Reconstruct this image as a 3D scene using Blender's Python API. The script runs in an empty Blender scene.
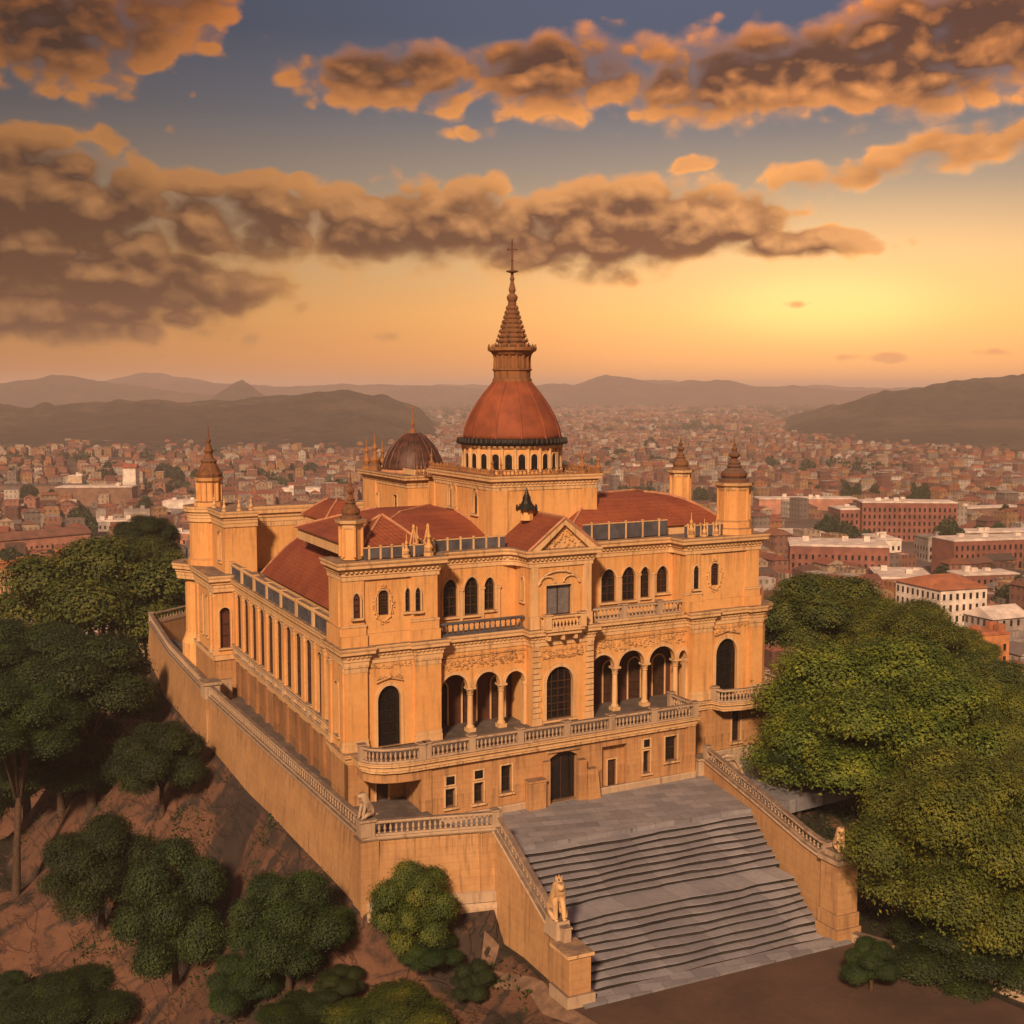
import bpy, bmesh, math, random
import numpy as np
from mathutils import Vector, noise
R = math.radians
SC = bpy.context.scene
COL = SC.collection
random.seed(7)
rng = np.random.default_rng(11)

# ------------------------------------------------------------------ camera
CAM = np.array([-28.4185, -84.7704, 29.4403])
YAW, PITCH, FPX = R(26.0), math.atan(122 / 1308.0), 1308.0
FW = np.array([math.sin(YAW) * math.cos(PITCH), math.cos(YAW) * math.cos(PITCH), -math.sin(PITCH)])
RT = np.array([math.cos(YAW), -math.sin(YAW), 0.0])
UP = np.cross(RT, FW)
cd = bpy.data.cameras.new('camera')
cd.sensor_width = 36.0
cd.lens = 36.0 * FPX / 1024.0
cd.clip_start = 0.5
cd.clip_end = 60000.0
cam = bpy.data.objects.new('camera', cd)
COL.objects.link(cam)
cam.location = CAM
cam.rotation_euler = (math.pi / 2 - PITCH, 0, -YAW)
SC.camera = cam


def at(x, y, D):
    """world point seen at picture point x, y at depth D (used once, to choose where things stand)"""
    return CAM + D * (FW + RT * (x - 512) / FPX + UP * (512 - y) / FPX)


def pxy(p):
    v = np.asarray(p, float) - CAM
    z = v @ FW
    return 512 + FPX * (v @ RT) / z, 512 - FPX * (v @ UP) / z, z


# ------------------------------------------------------------------ light
SUN_AZ, SUN_EL = R(217.0), R(32.0)      # compass direction the light comes from (clockwise from +Y)
sd = Vector((math.sin(SUN_AZ) * math.cos(SUN_EL), math.cos(SUN_AZ) * math.cos(SUN_EL), math.sin(SUN_EL)))
sl = bpy.data.lights.new('sun', 'SUN')
sl.energy = 4.9
sl.angle = R(5.0)
sl.color = (1.0, 0.65, 0.385)
so = bpy.data.objects.new('sun', sl)
so.rotation_euler = sd.to_track_quat('Z', 'Y').to_euler()
so.location = (0, -60, 80)
COL.objects.link(so)
SC.view_settings.view_transform = 'Standard'
SC.view_settings.look = 'None'
SC.view_settings.exposure = 0.0
SC.view_settings.gamma = 1.0
SC.render.engine = 'CYCLES'
SC.cycles.use_denoising = True
SC.cycles.max_bounces = 6
SC.cycles.diffuse_bounces = 3
SC.cycles.glossy_bounces = 2
SC.cycles.volume_bounces = 0
SC.cycles.sample_clamp_indirect = 4.0


class NT:
    """small helper for writing node maths"""
    def __init__(s, tree):
        s.t = tree
        s.n = tree.nodes
        s.l = tree.links

    def put(s, sock, v):
        if isinstance(v, bpy.types.NodeSocket):
            s.l.new(v, sock)
        else:
            if sock.type == 'RGBA' and len(v) == 3:
                v = (*v, 1.0)
            sock.default_value = v

    def m(s, op, a, b=None, c=None, clamp=False):
        n = s.n.new('ShaderNodeMath')
        n.operation = op
        n.use_clamp = clamp
        s.put(n.inputs[0], a)
        if b is not None:
            s.put(n.inputs[1], b)
        if c is not None:
            s.put(n.inputs[2], c)
        return n.outputs[0]

    def add(s, a, b): return s.m('ADD', a, b)
    def sub(s, a, b): return s.m('SUBTRACT', a, b)
    def mul(s, a, b): return s.m('MULTIPLY', a, b)

    def dot(s, v, k):
        n = s.n.new('ShaderNodeVectorMath')
        n.operation = 'DOT_PRODUCT'
        s.put(n.inputs[0], v)
        n.inputs[1].default_value = k
        return n.outputs['Value']

    def xyz(s, x, y, z):
        n = s.n.new('ShaderNodeCombineXYZ')
        for i, v in enumerate((x, y, z)):
            s.put(n.inputs[i], v)
        return n.outputs[0]

    def noise(s, vec, scale, detail=4.0, rough=0.55, dist=0.0, out='Fac', lac=2.0, dim='3D'):
        n = s.n.new('ShaderNodeTexNoise')
        n.noise_dimensions = dim
        s.put(n.inputs['Vector'], vec)
        n.inputs['Scale'].default_value = scale
        n.inputs['Detail'].default_value = detail
        n.inputs['Roughness'].default_value = rough
        n.inputs['Distortion'].default_value = dist
        n.inputs['Lacunarity'].default_value = lac
        return n.outputs[out]

    def sstep(s, v, a, b, lo=0.0, hi=1.0):
        n = s.n.new('ShaderNodeMapRange')
        n.interpolation_type = 'SMOOTHSTEP'
        s.put(n.inputs['Value'], v)
        n.inputs['From Min'].default_value = a
        n.inputs['From Max'].default_value = b
        n.inputs['To Min'].default_value = lo
        n.inputs['To Max'].default_value = hi
        return n.outputs[0]

    def mix(s, f, a, b, mode='MIX'):
        n = s.n.new('ShaderNodeMix')
        n.data_type = 'RGBA'
        n.blend_type = mode
        n.clamp_factor = True
        s.put(n.inputs[0], f)
        s.put(n.inputs[6], a)
        s.put(n.inputs[7], b)
        return n.outputs[2]

    def ramp(s, v, stops, interp='LINEAR'):
        n = s.n.new('ShaderNodeValToRGB')
        n.color_ramp.interpolation = interp
        e = n.color_ramp.elements
        e[0].position, e[0].color = stops[0][0], (*stops[0][1], 1)
        e[1].position, e[1].color = stops[-1][0], (*stops[-1][1], 1)
        for p, c in stops[1:-1]:
            x = e.new(p)
            x.color = (*c, 1)
        s.put(n.inputs[0], v)
        return n.outputs[0]


# ------------------------------------------------------------------ sky
world = bpy.data.worlds.new('World')
SC.world = world
world.use_nodes = True
world.cycles.sampling_method = 'MANUAL'
world.cycles.sample_map_resolution = 512
wt = world.node_tree
for n in list(wt.nodes):
    wt.nodes.remove(n)
N = NT(wt)
tc = wt.nodes.new('ShaderNodeTexCoord').outputs['Generated']
r_ = N.dot(tc, tuple(RT))
f_ = N.dot(tc, (math.sin(YAW), math.cos(YAW), 0.0))
z_ = N.dot(tc, (0, 0, 1.0))
U = N.mul(N.m('ARCTAN2', r_, f_), 57.2958)       # degrees right of the palace axis
V = N.mul(N.m('ARCSINE', z_), 57.2958)           # degrees above the horizon


def deg(x, y):
    a = math.atan((x - 512) / FPX)
    return math.degrees(a), math.degrees(math.atan((390 - y) / FPX * math.cos(a)))


def gauss(x, y, sx, sy, amp, slope=0.0, V=V):
    a, e = deg(x, y)
    du = N.sub(U, a)
    k = 57.2958 / FPX
    p = N.m('DIVIDE', du, sx * k)
    q = N.m('DIVIDE', N.sub(N.sub(V, e), N.mul(du, slope)), sy * k)
    s = N.add(N.mul(p, p), N.mul(q, q))
    return N.mul(N.m('EXPONENT', N.mul(N.m('POWER', s, 1.5), -1.0)), amp)


elf = N.m('DIVIDE', V, 90.0, clamp=True)
base = N.ramp(elf, [(0.0, (0.84, 0.33, 0.095)), (0.018, (0.90, 0.38, 0.10)), (0.036, (0.88, 0.43, 0.125)),
                    (0.062, (0.66, 0.41, 0.19)), (0.095, (0.34, 0.265, 0.20)), (0.13, (0.140, 0.145, 0.172)),
                    (0.165, (0.066, 0.088, 0.145)), (0.26, (0.085, 0.115, 0.19)), (1.0, (0.09, 0.12, 0.21))])
saz = deg(860, 300)[0]
side = N.m('COSINE', N.mul(N.sub(U, saz), 0.0174533 * 1.0))
sidef = N.m('MAXIMUM', N.add(N.mul(side, 1.25), -0.22), N.sstep(V, 4.0, 26.0, 0.10, 0.5))
base = N.mix(1.0, base, N.xyz(sidef, sidef, sidef), 'MULTIPLY')
leftd = N.sstep(U, -24.0, 6.0, 0.62, 1.0)
leftd = N.m('MAXIMUM', leftd, N.sstep(N.m('ABSOLUTE', U), 40.0, 80.0))
base = N.mix(1.0, base, N.xyz(leftd, leftd, leftd), 'MULTIPLY')
glow = N.add(gauss(850, 305, 300, 105, 0.34), gauss(820, 308, 110, 32, 0.30))
gl = N.mix(1.0, N.xyz(glow, glow, glow), (1.0, 0.60, 0.20), 'MULTIPLY')
base = N.mix(1.0, base, gl, 'ADD')


def cloud_density(du, dv):
    u = N.add(U, du)
    v = N.add(V, dv)
    p0 = N.xyz(N.mul(u, 0.32), N.mul(v, 0.50), 3.7)
    wob = N.noise(N.xyz(N.mul(u, 0.55), N.mul(v, 0.75), 1.3), 1.0, 5.0, 0.6, out='Color', dim='2D')
    p1 = N.mix(0.30, N.xyz(N.mul(u, 0.40), N.mul(v, 0.56), 2.0), wob, 'ADD')
    n1 = N.noise(p0, 1.0, 5.0, 0.50, 0.25, dim='2D')
    vo = wt.nodes.new('ShaderNodeTexVoronoi')
    vo.voronoi_dimensions = '2D'
    vo.feature = 'F1'
    vo.inputs['Scale'].default_value = 1.25
    vo.inputs['Detail'].default_value = 1.2
    vo.inputs['Roughness'].default_value = 0.45
    N.put(vo.inputs['Vector'], p1)
    puff = N.sub(0.66, vo.outputs['Distance'])
    return N.add(N.mul(N.sub(n1, 0.5), 0.95), N.mul(puff, 0.50))


# the banks of cloud: where the photograph has them, as directions in the sky
offv = N.sstep(V, 10.4, 11.8, 0.75, -0.55)
V2 = N.add(V, offv)
bank = bank2 = None
for g in [
    (30, 40, 200, 60, 1.0, 0.03), (150, 18, 130, 40, 0.80, 0.10), (270, 22, 40, 16, 0.5, 0.0),
    (400, 86, 130, 40, 0.95, 0.00), (560, 82, 170, 44, 0.98, 0.0), (760, 84, 200, 50, 1.05, 0.06), (930, 60, 180, 66, 1.1, 0.10), (1060, 30, 170, 80, 1.0, 0.05),
    (840, 180, 120, 20, 0.80, 0.12), (960, 150, 140, 26, 0.82, 0.16),
    (20, 215, 200, 84, 1.25, -0.10), (70, 290, 240, 62, 1.2, 0.0), (240, 226, 150, 54, 1.05, -0.02), (200, 296, 150, 30, 0.8, 0.1),
    (400, 232, 150, 54, 1.06, 0.0), (470, 210, 60, 34, 0.9, 0.0), (545, 238, 130, 48, 1.1, 0.0), (620, 232, 120, 56, 1.15, 0.0), (700, 228, 120, 44, 1.10, 0.06), (790, 246, 110, 20, 1.0, 0.02), (590, 272, 80, 22, .95, 0.0),
    (920, 228, 90, 8, 0.50, 0.05), (385, 334, 40, 9, 0.50, 0.0), (905, 356, 170, 6, 0.42, 0.02), (690, 168, 40, 14, 0.55, 0.3), (860, 300, 120, 6, .36, .05),
    (480, 140, 70, 10, 0.42, 0.0), (570, 5, 40, 8, .45, 0), (715, 30, 30, 10, .5, 0),
]:
    gg = gauss(*g)
    bank = gg if bank is None else N.m('MAXIMUM', bank, gg)
    g2 = gauss(*g, V=V2)
    bank2 = g2 if bank2 is None else N.m('MAXIMUM', bank2, g2)
# scattered cloud over the rest of the sky, out of the frame
outer = N.mul(N.sstep(N.m('ABSOLUTE', U), 24.0, 40.0), N.sstep(V, 2.0, 10.0))
outer = N.m('MAXIMUM', outer, N.sstep(V, 18.5, 26.0))
bank = N.m('MAXIMUM', bank, N.mul(outer, 0.52))
bank2 = N.m('MAXIMUM', bank2, N.mul(outer, 0.52))
d0 = N.add(cloud_density(0, 0), bank)
d1 = N.add(cloud_density(0.30, offv), bank2)
d2 = N.add(cloud_density(0.10, 0.22), bank)
large = N.sub(d0, d1)
small = N.sub(d0, d2)
lit = N.m('MULTIPLY_ADD', large, 1.6, 0.04)
lit = N.m('ADD', lit, N.mul(small, 0.9), clamp=True)
crisp = N.sstep(large, -0.10, 0.30, 0.60, 0.26)       # tops are crisp, undersides dissolve
alpha = N.m('DIVIDE', N.sub(d0, 0.42), crisp, clamp=True)
alpha = N.sstep(alpha, 0.0, 1.0)
dsm = N.add(N.mul(bank, 0.62), N.mul(d0, 0.38))
thick = N.sstep(dsm, 0.46, 1.02)
sunnear = N.add(N.sstep(U, -20.0, 14.0, 0.46, 1.08), 0.0)
edge = N.ramp(elf, [(0.0, (0.90, 0.38, 0.10)), (0.05, (1.05, 0.50, 0.14)), (0.10, (1.0, 0.42, 0.105)), (0.19, (0.95, 0.27, 0.04)), (1.0, (0.45, 0.24, 0.13))])
core = N.ramp(elf, [(0.0, (0.24, 0.100, 0.050)), (0.05, (0.175, 0.066, 0.032)), (0.12, (0.115, 0.044, 0.024)), (0.19, (0.066, 0.028, 0.018)), (1.0, (0.10, 0.08, 0.07))])
litc = N.ramp(elf, [(0.0, (0.80, 0.36, 0.12)), (0.06, (0.74, 0.35, 0.13)), (0.12, (0.70, 0.29, 0.09)), (0.19, (0.78, 0.23, 0.04)), (1.0, (0.35, 0.22, 0.14))])
cl = N.mix(thick, edge, core)
cl = N.mix(N.mul(lit, 0.9), cl, litc)
cl = N.mix(1.0, cl, N.xyz(sunnear, sunnear, sunnear), 'MULTIPLY')
sky = N.mix(N.mul(alpha, 0.97), base, cl)
nish = wt.nodes.new('ShaderNodeTexSky')
nish.sky_type = 'NISHITA'
nish.sun_disc = False
nish.sun_elevation = SUN_EL
nish.sun_rotation = SUN_AZ
nish.air_density = 2.0
nish.dust_density = 4.0
BG = 0.1
sky10 = N.mix(1.0, sky, (1.22 / BG, 1.17 / BG, 1.12 / BG), 'MULTIPLY')
full = N.mix(0.02, sky10, nish.outputs[0])
# below the horizon: dull ground tone, never seen (the ground and the haze lie there)
full = N.mix(N.sstep(V, -1.5, -0.2), (0.9, 0.5, 0.3), full)
bg = wt.nodes.new('ShaderNodeBackground')
N.put(bg.inputs['Color'], full)
bg.inputs['Strength'].default_value = BG
wo = wt.nodes.new('ShaderNodeOutputWorld')
wt.links.new(bg.outputs[0], wo.inputs['Surface'])

# ------------------------------------------------------------------ materials
def material(name, fn):
    m = bpy.data.materials.new(name)
    m.use_nodes = True
    t = NT(m.node_tree)
    b = m.node_tree.nodes['Principled BSDF']
    fn(t, b)
    return m


def bump(t, b, h, strength=0.4, dist=0.05):
    n = t.n.new('ShaderNodeBump')
    n.inputs['Strength'].default_value = strength
    n.inputs['Distance'].default_value = dist
    t.put(n.inputs['Height'], h)
    t.l.new(n.outputs[0], b.inputs['Normal'])


def pos(t):
    return t.n.new('ShaderNodeNewGeometry').outputs['Position']


def stucco(c, c2, dirt=(0.16, 0.085, 0.045), amount=0.55, courses=0.0, rough=0.9):
    def fn(t, b):
        p = pos(t)
        big = t.noise(p, 0.22, 4, 0.6)
        fine = t.noise(p, 2.6, 6, 0.65)
        mp = t.n.new('ShaderNodeMapping')
        mp.inputs['Scale'].default_value = (2.4, 2.4, 0.22)
        t.l.new(p, mp.inputs[0])
        streak = t.noise(mp.outputs[0], 1.0, 5, 0.62)
        col = t.mix(t.sstep(big, 0.30, 0.70), c, c2)
        col = t.mix(t.sstep(fine, 0.38, 0.75, 0.0, 0.28), col, tuple(x * 0.6 for x in c))
        col = t.mix(t.mul(t.sstep(streak, 0.50, 0.78), amount), col, dirt)
        zz = t.n.new('ShaderNodeSeparateXYZ')
        t.l.new(p, zz.inputs[0])
        z = zz.outputs[2]
        band = None
        for zl in (22.0, 16.6, 10.75, 4.2, 1.85):      # rain streaks and soot below the ledges
            q = t.mul(t.sstep(z, zl - 2.1, zl - .05), t.m('LESS_THAN', z, zl))
            band = q if band is None else t.add(band, q)
        mq = t.n.new('ShaderNodeMapping')
        mq.inputs['Scale'].default_value = (4.5, 4.5, 0.12)
        t.l.new(p, mq.inputs[0])
        drip = t.sstep(t.noise(mq.outputs[0], 1.0, 4, 0.7), .44, .72)
        col = t.mix(t.mul(t.mul(band, drip), amount), col, tuple(v * .75 for v in dirt))
        g = t.n.new('ShaderNodeNewGeometry')
        sn = t.n.new('ShaderNodeSeparateXYZ')
        t.l.new(g.outputs['Normal'], sn.inputs[0])
        dust = t.mul(t.sstep(sn.outputs[2], .55, .9), t.sstep(t.noise(p, 1.1, 5, .65), .25, .6, .45, .9))
        col = t.mix(dust, col, (0.115, 0.082, 0.070))
        h = t.add(t.mul(fine, 0.5), t.mul(streak, 0.25))
        if courses:
            sx = t.n.new('ShaderNodeSeparateXYZ')
            t.l.new(p, sx.inputs[0])
            bt = t.n.new('ShaderNodeTexBrick')
            t.put(bt.inputs['Vector'], t.xyz(t.add(sx.outputs[0], sx.outputs[1]), sx.outputs[2], 0.0))
            bt.inputs['Scale'].default_value = 1.0
            bt.inputs['Brick Width'].default_value = courses * 2.6
            bt.inputs['Row Height'].default_value = courses
            bt.inputs['Mortar Size'].default_value = 0.022
            bt.inputs['Mortar Smooth'].default_value = 0.4
            bt.inputs['Color1'].default_value = (1, 1, 1, 1)
            bt.inputs['Color2'].default_value = (0.86, 0.84, 0.82, 1)
            bt.inputs['Mortar'].default_value = (0.66, 0.62, 0.58, 1)
            col = t.mix(0.42, col, t.mix(1.0, col, bt.outputs[0], 'MULTIPLY'))
            h = t.sub(h, t.mul(bt.outputs['Fac'], 0.4))
        t.put(b.inputs['Base Color'], col)
        b.inputs['Roughness'].default_value = rough
        bump(t, b, h, 0.4, 0.04)
    return fn


def plain(c, rough=0.7, var=0.25, scale=1.5, metal=0.0, bmp=0.15):
    def fn(t, b):
        p = pos(t)
        n = t.noise(p, scale, 5, 0.6)
        col = t.mix(t.sstep(n, 0.3, 0.75), tuple(x * (1 - var) for x in c), tuple(min(1, x * (1 + var)) for x in c))
        t.put(b.inputs['Base Color'], col)
        b.inputs['Roughness'].default_value = rough
        b.inputs['Metallic'].default_value = metal
        if bmp:
            bump(t, b, n, bmp, 0.05)
    return fn


def tiles(c, c2, step=0.32, radial=False):
    def fn(t, b):
        p = pos(t)
        sx = t.n.new('ShaderNodeSeparateXYZ')
        t.l.new(p, sx.inputs[0])
        x, y, z = sx.outputs
        big = t.noise(p, 0.35, 5, 0.6)
        fine = t.noise(p, 3.5, 5, 0.65)
        col = t.mix(t.sstep(big, 0.3, 0.72), c, c2)
        col = t.mix(t.sstep(fine, 0.45, 0.8, 0, 0.5), col, tuple(v * 0.45 for v in c))
        row = t.m('FRACT', t.m('DIVIDE', z, step * 0.6))
        w = t.m('SINE', t.mul(t.add(x, y), 6.2832 / step))
        h = t.add(t.mul(row, 0.7), t.add(t.mul(w, 0.35), t.mul(fine, 0.5)))
        col = t.mix(t.mul(t.sstep(row, 0.0, 0.30, 1.0, 0.0), 0.32), col, tuple(v * 0.5 for v in c))
        t.put(b.inputs['Base Color'], col)
        b.inputs['Roughness'].default_value = 0.8
        bump(t, b, h, 0.6, 0.06)
    return fn


def paving(c, c2, bw, bh, rot=0.0, dark=0.45):
    def fn(t, b):
        p = pos(t)
        mp = t.n.new('ShaderNodeMapping')
        mp.inputs['Rotation'].default_value = (0, 0, rot)
        t.l.new(p, mp.inputs[0])
        bt = t.n.new('ShaderNodeTexBrick')
        t.l.new(mp.outputs[0], bt.inputs['Vector'])
        bt.inputs['Scale'].default_value = 1.0
        bt.inputs['Brick Width'].default_value = bw
        bt.inputs['Row Height'].default_value = bh
        bt.inputs['Mortar Size'].default_value = 0.02
        bt.inputs['Color1'].default_value = (1, 1, 1, 1)
        bt.inputs['Color2'].default_value = (0.58, 0.58, 0.60, 1)
        bt.inputs['Mortar'].default_value = (dark, dark, dark, 1)
        big = t.noise(p, 0.3, 5, 0.6)
        fine = t.noise(p, 3.0, 6, 0.65)
        col = t.mix(t.sstep(big, 0.3, 0.7), c, c2)
        col = t.mix(t.sstep(fine, 0.45, 0.8, 0, 0.45), col, tuple(v * 0.5 for v in c))
        col = t.mix(0.85, col, t.mix(1.0, col, bt.outputs[0], 'MULTIPLY'))
        t.put(b.inputs['Base Color'], col)
        b.inputs['Roughness'].default_value = 0.72
        bump(t, b, t.sub(t.mul(fine, 0.5), t.mul(bt.outputs['Fac'], 0.6)), 0.5, 0.04)
    return fn


M = {}
M['stucco'] = material('ochre_stucco', stucco((0.69, 0.350, 0.124), (0.76, 0.425, 0.165), dirt=(0.22, 0.105, 0.048), amount=0.55))
M['base'] = material('base_masonry', stucco((0.48, 0.255, 0.11), (0.56, 0.31, 0.14), amount=0.7, courses=0.42))
M['trim'] = material('pale_trim', stucco((0.66, 0.41, 0.20), (0.74, 0.49, 0.26), amount=0.7))
M['stone'] = material('weathered_stone', stucco((0.42, 0.30, 0.205), (0.52, 0.38, 0.26), dirt=(0.10, 0.07, 0.055), amount=0.75))
M['dirty_shaded'] = material('shaded_stained_masonry', stucco((0.30, 0.150, 0.070), (0.42, 0.215, 0.095), dirt=(0.07, 0.045, 0.035), amount=0.85, courses=0.42))  # darker copy of base: alley shade put into the colour, with stains
M['wallstone'] = material('retaining_masonry', stucco((0.46, 0.255, 0.115), (0.56, 0.325, 0.15), dirt=(0.15, 0.085, 0.05), amount=0.7, courses=0.5))
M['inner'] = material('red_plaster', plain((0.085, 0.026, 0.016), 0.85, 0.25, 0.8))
M['wood'] = material('dark_wood', plain((0.055, 0.024, 0.014), 0.6, 0.3, 3.0))
M['iron'] = material('dark_iron', plain((0.022, 0.018, 0.017), 0.5, 0.3, 4.0, 0.4))
M['glass'] = material('window_glass', plain((0.014, 0.012, 0.012), 0.16, 0.3, 2.0, 0.0, 0.0))
M['shutter'] = material('grey_shutter', plain((0.16, 0.15, 0.16), 0.6, 0.2, 3.0))
M['roof'] = material('red_roof_tiles', tiles((0.20, 0.045, 0.021), (0.29, 0.078, 0.032), 0.42))
M['dome'] = material('dome_tiles', plain((0.24, 0.062, 0.025), .8, .28, .7, 0, .25))
M['copper'] = material('dark_dome_metal', plain((0.085, 0.034, 0.023), 0.55, 0.5, 1.6, 0.15))
M['ridge'] = material('roof_ridge', plain((0.46, 0.22, 0.12), 0.8, 0.25, 2.0))
M['floor'] = material('terrace_paving', paving((0.11, 0.095, 0.09), (0.15, 0.125, 0.115), 0.8, 0.8))
M['deck'] = material('roof_deck', plain((0.15, 0.115, 0.10), 0.85, 0.35, 0.7))
M['panel'] = material('blue_grey_panel', plain((0.085, 0.085, 0.105), 0.55, 0.35, 1.2))
M['gilt'] = material('spire_stone', stucco((0.25, 0.105, 0.040), (0.36, 0.165, 0.06), dirt=(0.04, 0.022, 0.015), amount=0.95))
M['spire'] = material('dark_spire_stone', stucco((0.15, 0.062, 0.028), (0.24, 0.105, 0.042), dirt=(0.03, 0.018, 0.012), amount=0.95))
M['slab'] = material('grey_paving', paving((0.23, 0.23, 0.265), (0.32, 0.31, 0.335), 1.5, 0.95, 0.2))
M['tread'] = material('grey_step_stone', paving((0.29, 0.285, 0.33), (0.38, 0.37, 0.40), 1.9, 30.0, -0.07))
M['riser'] = material('shade_dark_step_face', plain((0.030, 0.025, 0.026), 0.9, 0.5, 0.9))  # near-black, so the shade on the step faces is in the colour
M['carved'] = material('carved_stone', stucco((0.60, 0.32, 0.12), (0.70, 0.42, 0.18), dirt=(0.13, 0.06, 0.03), amount=0.8))
MATS = list(M.keys())

# ------------------------------------------------------------------ mesh building
SX, SY = 0.030, 0.070       # the palace's plan is a slight parallelogram


def W(p):
    return (p[0] + SX * p[1], p[1] + SY * p[0], p[2])


def Wi(x, y):
    d = 1 - SX * SY
    return ((x - SX * y) / d, (y - SY * x) / d)


def unit(dx, dy):
    l = math.hypot(dx, dy) or 1.0
    return dx / l, dy / l


class MB:
    def __init__(s, mat='stucco'):
        s.v, s.f, s.mi, s.mats = [], [], [], []
        s.use(mat)

    def use(s, mat):
        if mat not in s.mats:
            s.mats.append(mat)
        s.cur = s.mats.index(mat)
        return s

    def add(s, vs, fs):
        o = len(s.v)
        s.v.extend(vs)
        for f in fs:
            s.f.append([i + o for i in f])
            s.mi.append(s.cur)
        return s

    def box(s, x0, x1, y0, y1, z0, z1):
        vs = [(x, y, z) for z in (z0, z1) for (x, y) in ((x0, y0), (x1, y0), (x1, y1), (x0, y1))]
        return s.add(vs, [(3, 2, 1, 0), (4, 5, 6, 7), (0, 1, 5, 4), (1, 2, 6, 5), (2, 3, 7, 6), (3, 0, 4, 7)])

    def obox(s, o, u, n, a0, a1, d0, d1, z0, z1):
        """box along direction u from o; d runs along n"""
        vs = []
        for z in (z0, z1):
            for (a, d) in ((a0, d0), (a1, d0), (a1, d1), (a0, d1)):
                vs.append((o[0] + u[0] * a + n[0] * d, o[1] + u[1] * a + n[1] * d, z))
        return s.add(vs, [(3, 2, 1, 0), (4, 5, 6, 7), (0, 1, 5, 4), (1, 2, 6, 5), (2, 3, 7, 6), (3, 0, 4, 7)])

    def prism(s, poly, z0, z1):
        n = len(poly)
        vs = [(x, y, z0) for x, y in poly] + [(x, y, z1) for x, y in poly]
        fs = [list(range(n - 1, -1, -1)), list(range(n, 2 * n))]
        fs += [(i, (i + 1) % n, n + (i + 1) % n, n + i) for i in range(n)]
        return s.add(vs, fs)

    def lathe(s, c, prof, n=16, ph=0.0, sq=False):
        """prof: list of (radius, z) from the bottom up"""
        vs = []
        for r, z in prof:
            for k in range(n):
                a = 2 * math.pi * (k + ph) / n
                vs.append((c[0] + r * math.cos(a), c[1] + r * math.sin(a), z + (c[2] if len(c) > 2 else 0)))
        fs = []
        for j in range(len(prof) - 1):
            for k in range(n):
                fs.append((j * n + k, j * n + (k + 1) % n, (j + 1) * n + (k + 1) % n, (j + 1) * n + k))
        fs.append(list(range(n - 1, -1, -1)))
        fs.append(list(range((len(prof) - 1) * n, len(prof) * n)))
        return s.add(vs, fs)

    def sweep(s, path, prof, closed=False, z=0.0, dz=None):
        """prof: closed ring of (out, z); outward is to the right of the path. dz: height added at each path point"""
        n, m = len(path), len(prof)
        vs = []
        for i, p in enumerate(path):
            if closed or 0 < i < n - 1:
                a, c = path[(i - 1) % n], path[(i + 1) % n]
                d1, d2 = unit(p[0] - a[0], p[1] - a[1]), unit(c[0] - p[0], c[1] - p[1])
                n1, n2 = (d1[1], -d1[0]), (d2[1], -d2[0])
                k = 1 + n1[0] * n2[0] + n1[1] * n2[1]
                k = max(k, 0.35)
                nn = ((n1[0] + n2[0]) / k, (n1[1] + n2[1]) / k)
            else:
                q = path[1] if i == 0 else path[-2]
                d = unit((q[0] - p[0]) * (1 if i == 0 else -1), (q[1] - p[1]) * (1 if i == 0 else -1))
                nn = (d[1], -d[0])
            h = z + (dz[i] if dz else 0)
            for o, zz in prof:
                vs.append((p[0] + nn[0] * o, p[1] + nn[1] * o, zz + h))
        fs = []
        for i in range(n if closed else n - 1):
            j = (i + 1) % n
            for k in range(m):
                l = (k + 1) % m
                fs.append((i * m + k, j * m + k, j * m + l, i * m + l))
        if not closed:
            fs.append(list(range(m)))
            fs.append(list(range(n * m - 1, (n - 1) * m - 1, -1)))
        return s.add(vs, fs)

    def tube(s, pts, radii, n=6):
        vs, fs = [], []
        for i, p in enumerate(pts):
            p = Vector(p)
            a = Vector(pts[max(i - 1, 0)])
            c = Vector(pts[min(i + 1, len(pts) - 1)])
            d = (c - a).normalized()
            x = d.orthogonal().normalized() if abs(d.z) < 0.95 else Vector((1, 0, 0)).cross(d).normalized()
            if i:
                x = (px - d * px.dot(d)).normalized()
            px = x
            y = d.cross(x)
            for k in range(n):
                t = 2 * math.pi * k / n
                q = p + (x * math.cos(t) + y * math.sin(t)) * radii[i]
                vs.append(tuple(q))
        for i in range(len(pts) - 1):
            for k in range(n):
                fs.append((i * n + k, i * n + (k + 1) % n, (i + 1) * n + (k + 1) % n, (i + 1) * n + k))
        fs.append(list(range(n - 1, -1, -1)))
        fs.append(list(range((len(pts) - 1) * n, len(pts) * n)))
        return s.add(vs, fs)

    def wall(s, o, u, L, z0, z1, th, ops):
        """wall with arched or flat openings. o: start, u: unit direction seen left to right from outside; thickness goes inward"""
        n = (-u[1], u[0])

        def P(a, d, z):
            return (o[0] + u[0] * a + n[0] * d, o[1] + u[1] * a + n[1] * d, z)

        def quad(a, b, c, d):
            s.add([a, b, c, d], [(0, 1, 2, 3)])

        def both(a0, zb0, a1, zb1, zt):
            quad(P(a0, 0, zb0), P(a1, 0, zb1), P(a1, 0, zt), P(a0, 0, zt))
            quad(P(a1, th, zb1), P(a0, th, zb0), P(a0, th, zt), P(a1, th, zt))
        a = E0 = 0.004
        L = L - E0
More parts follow.
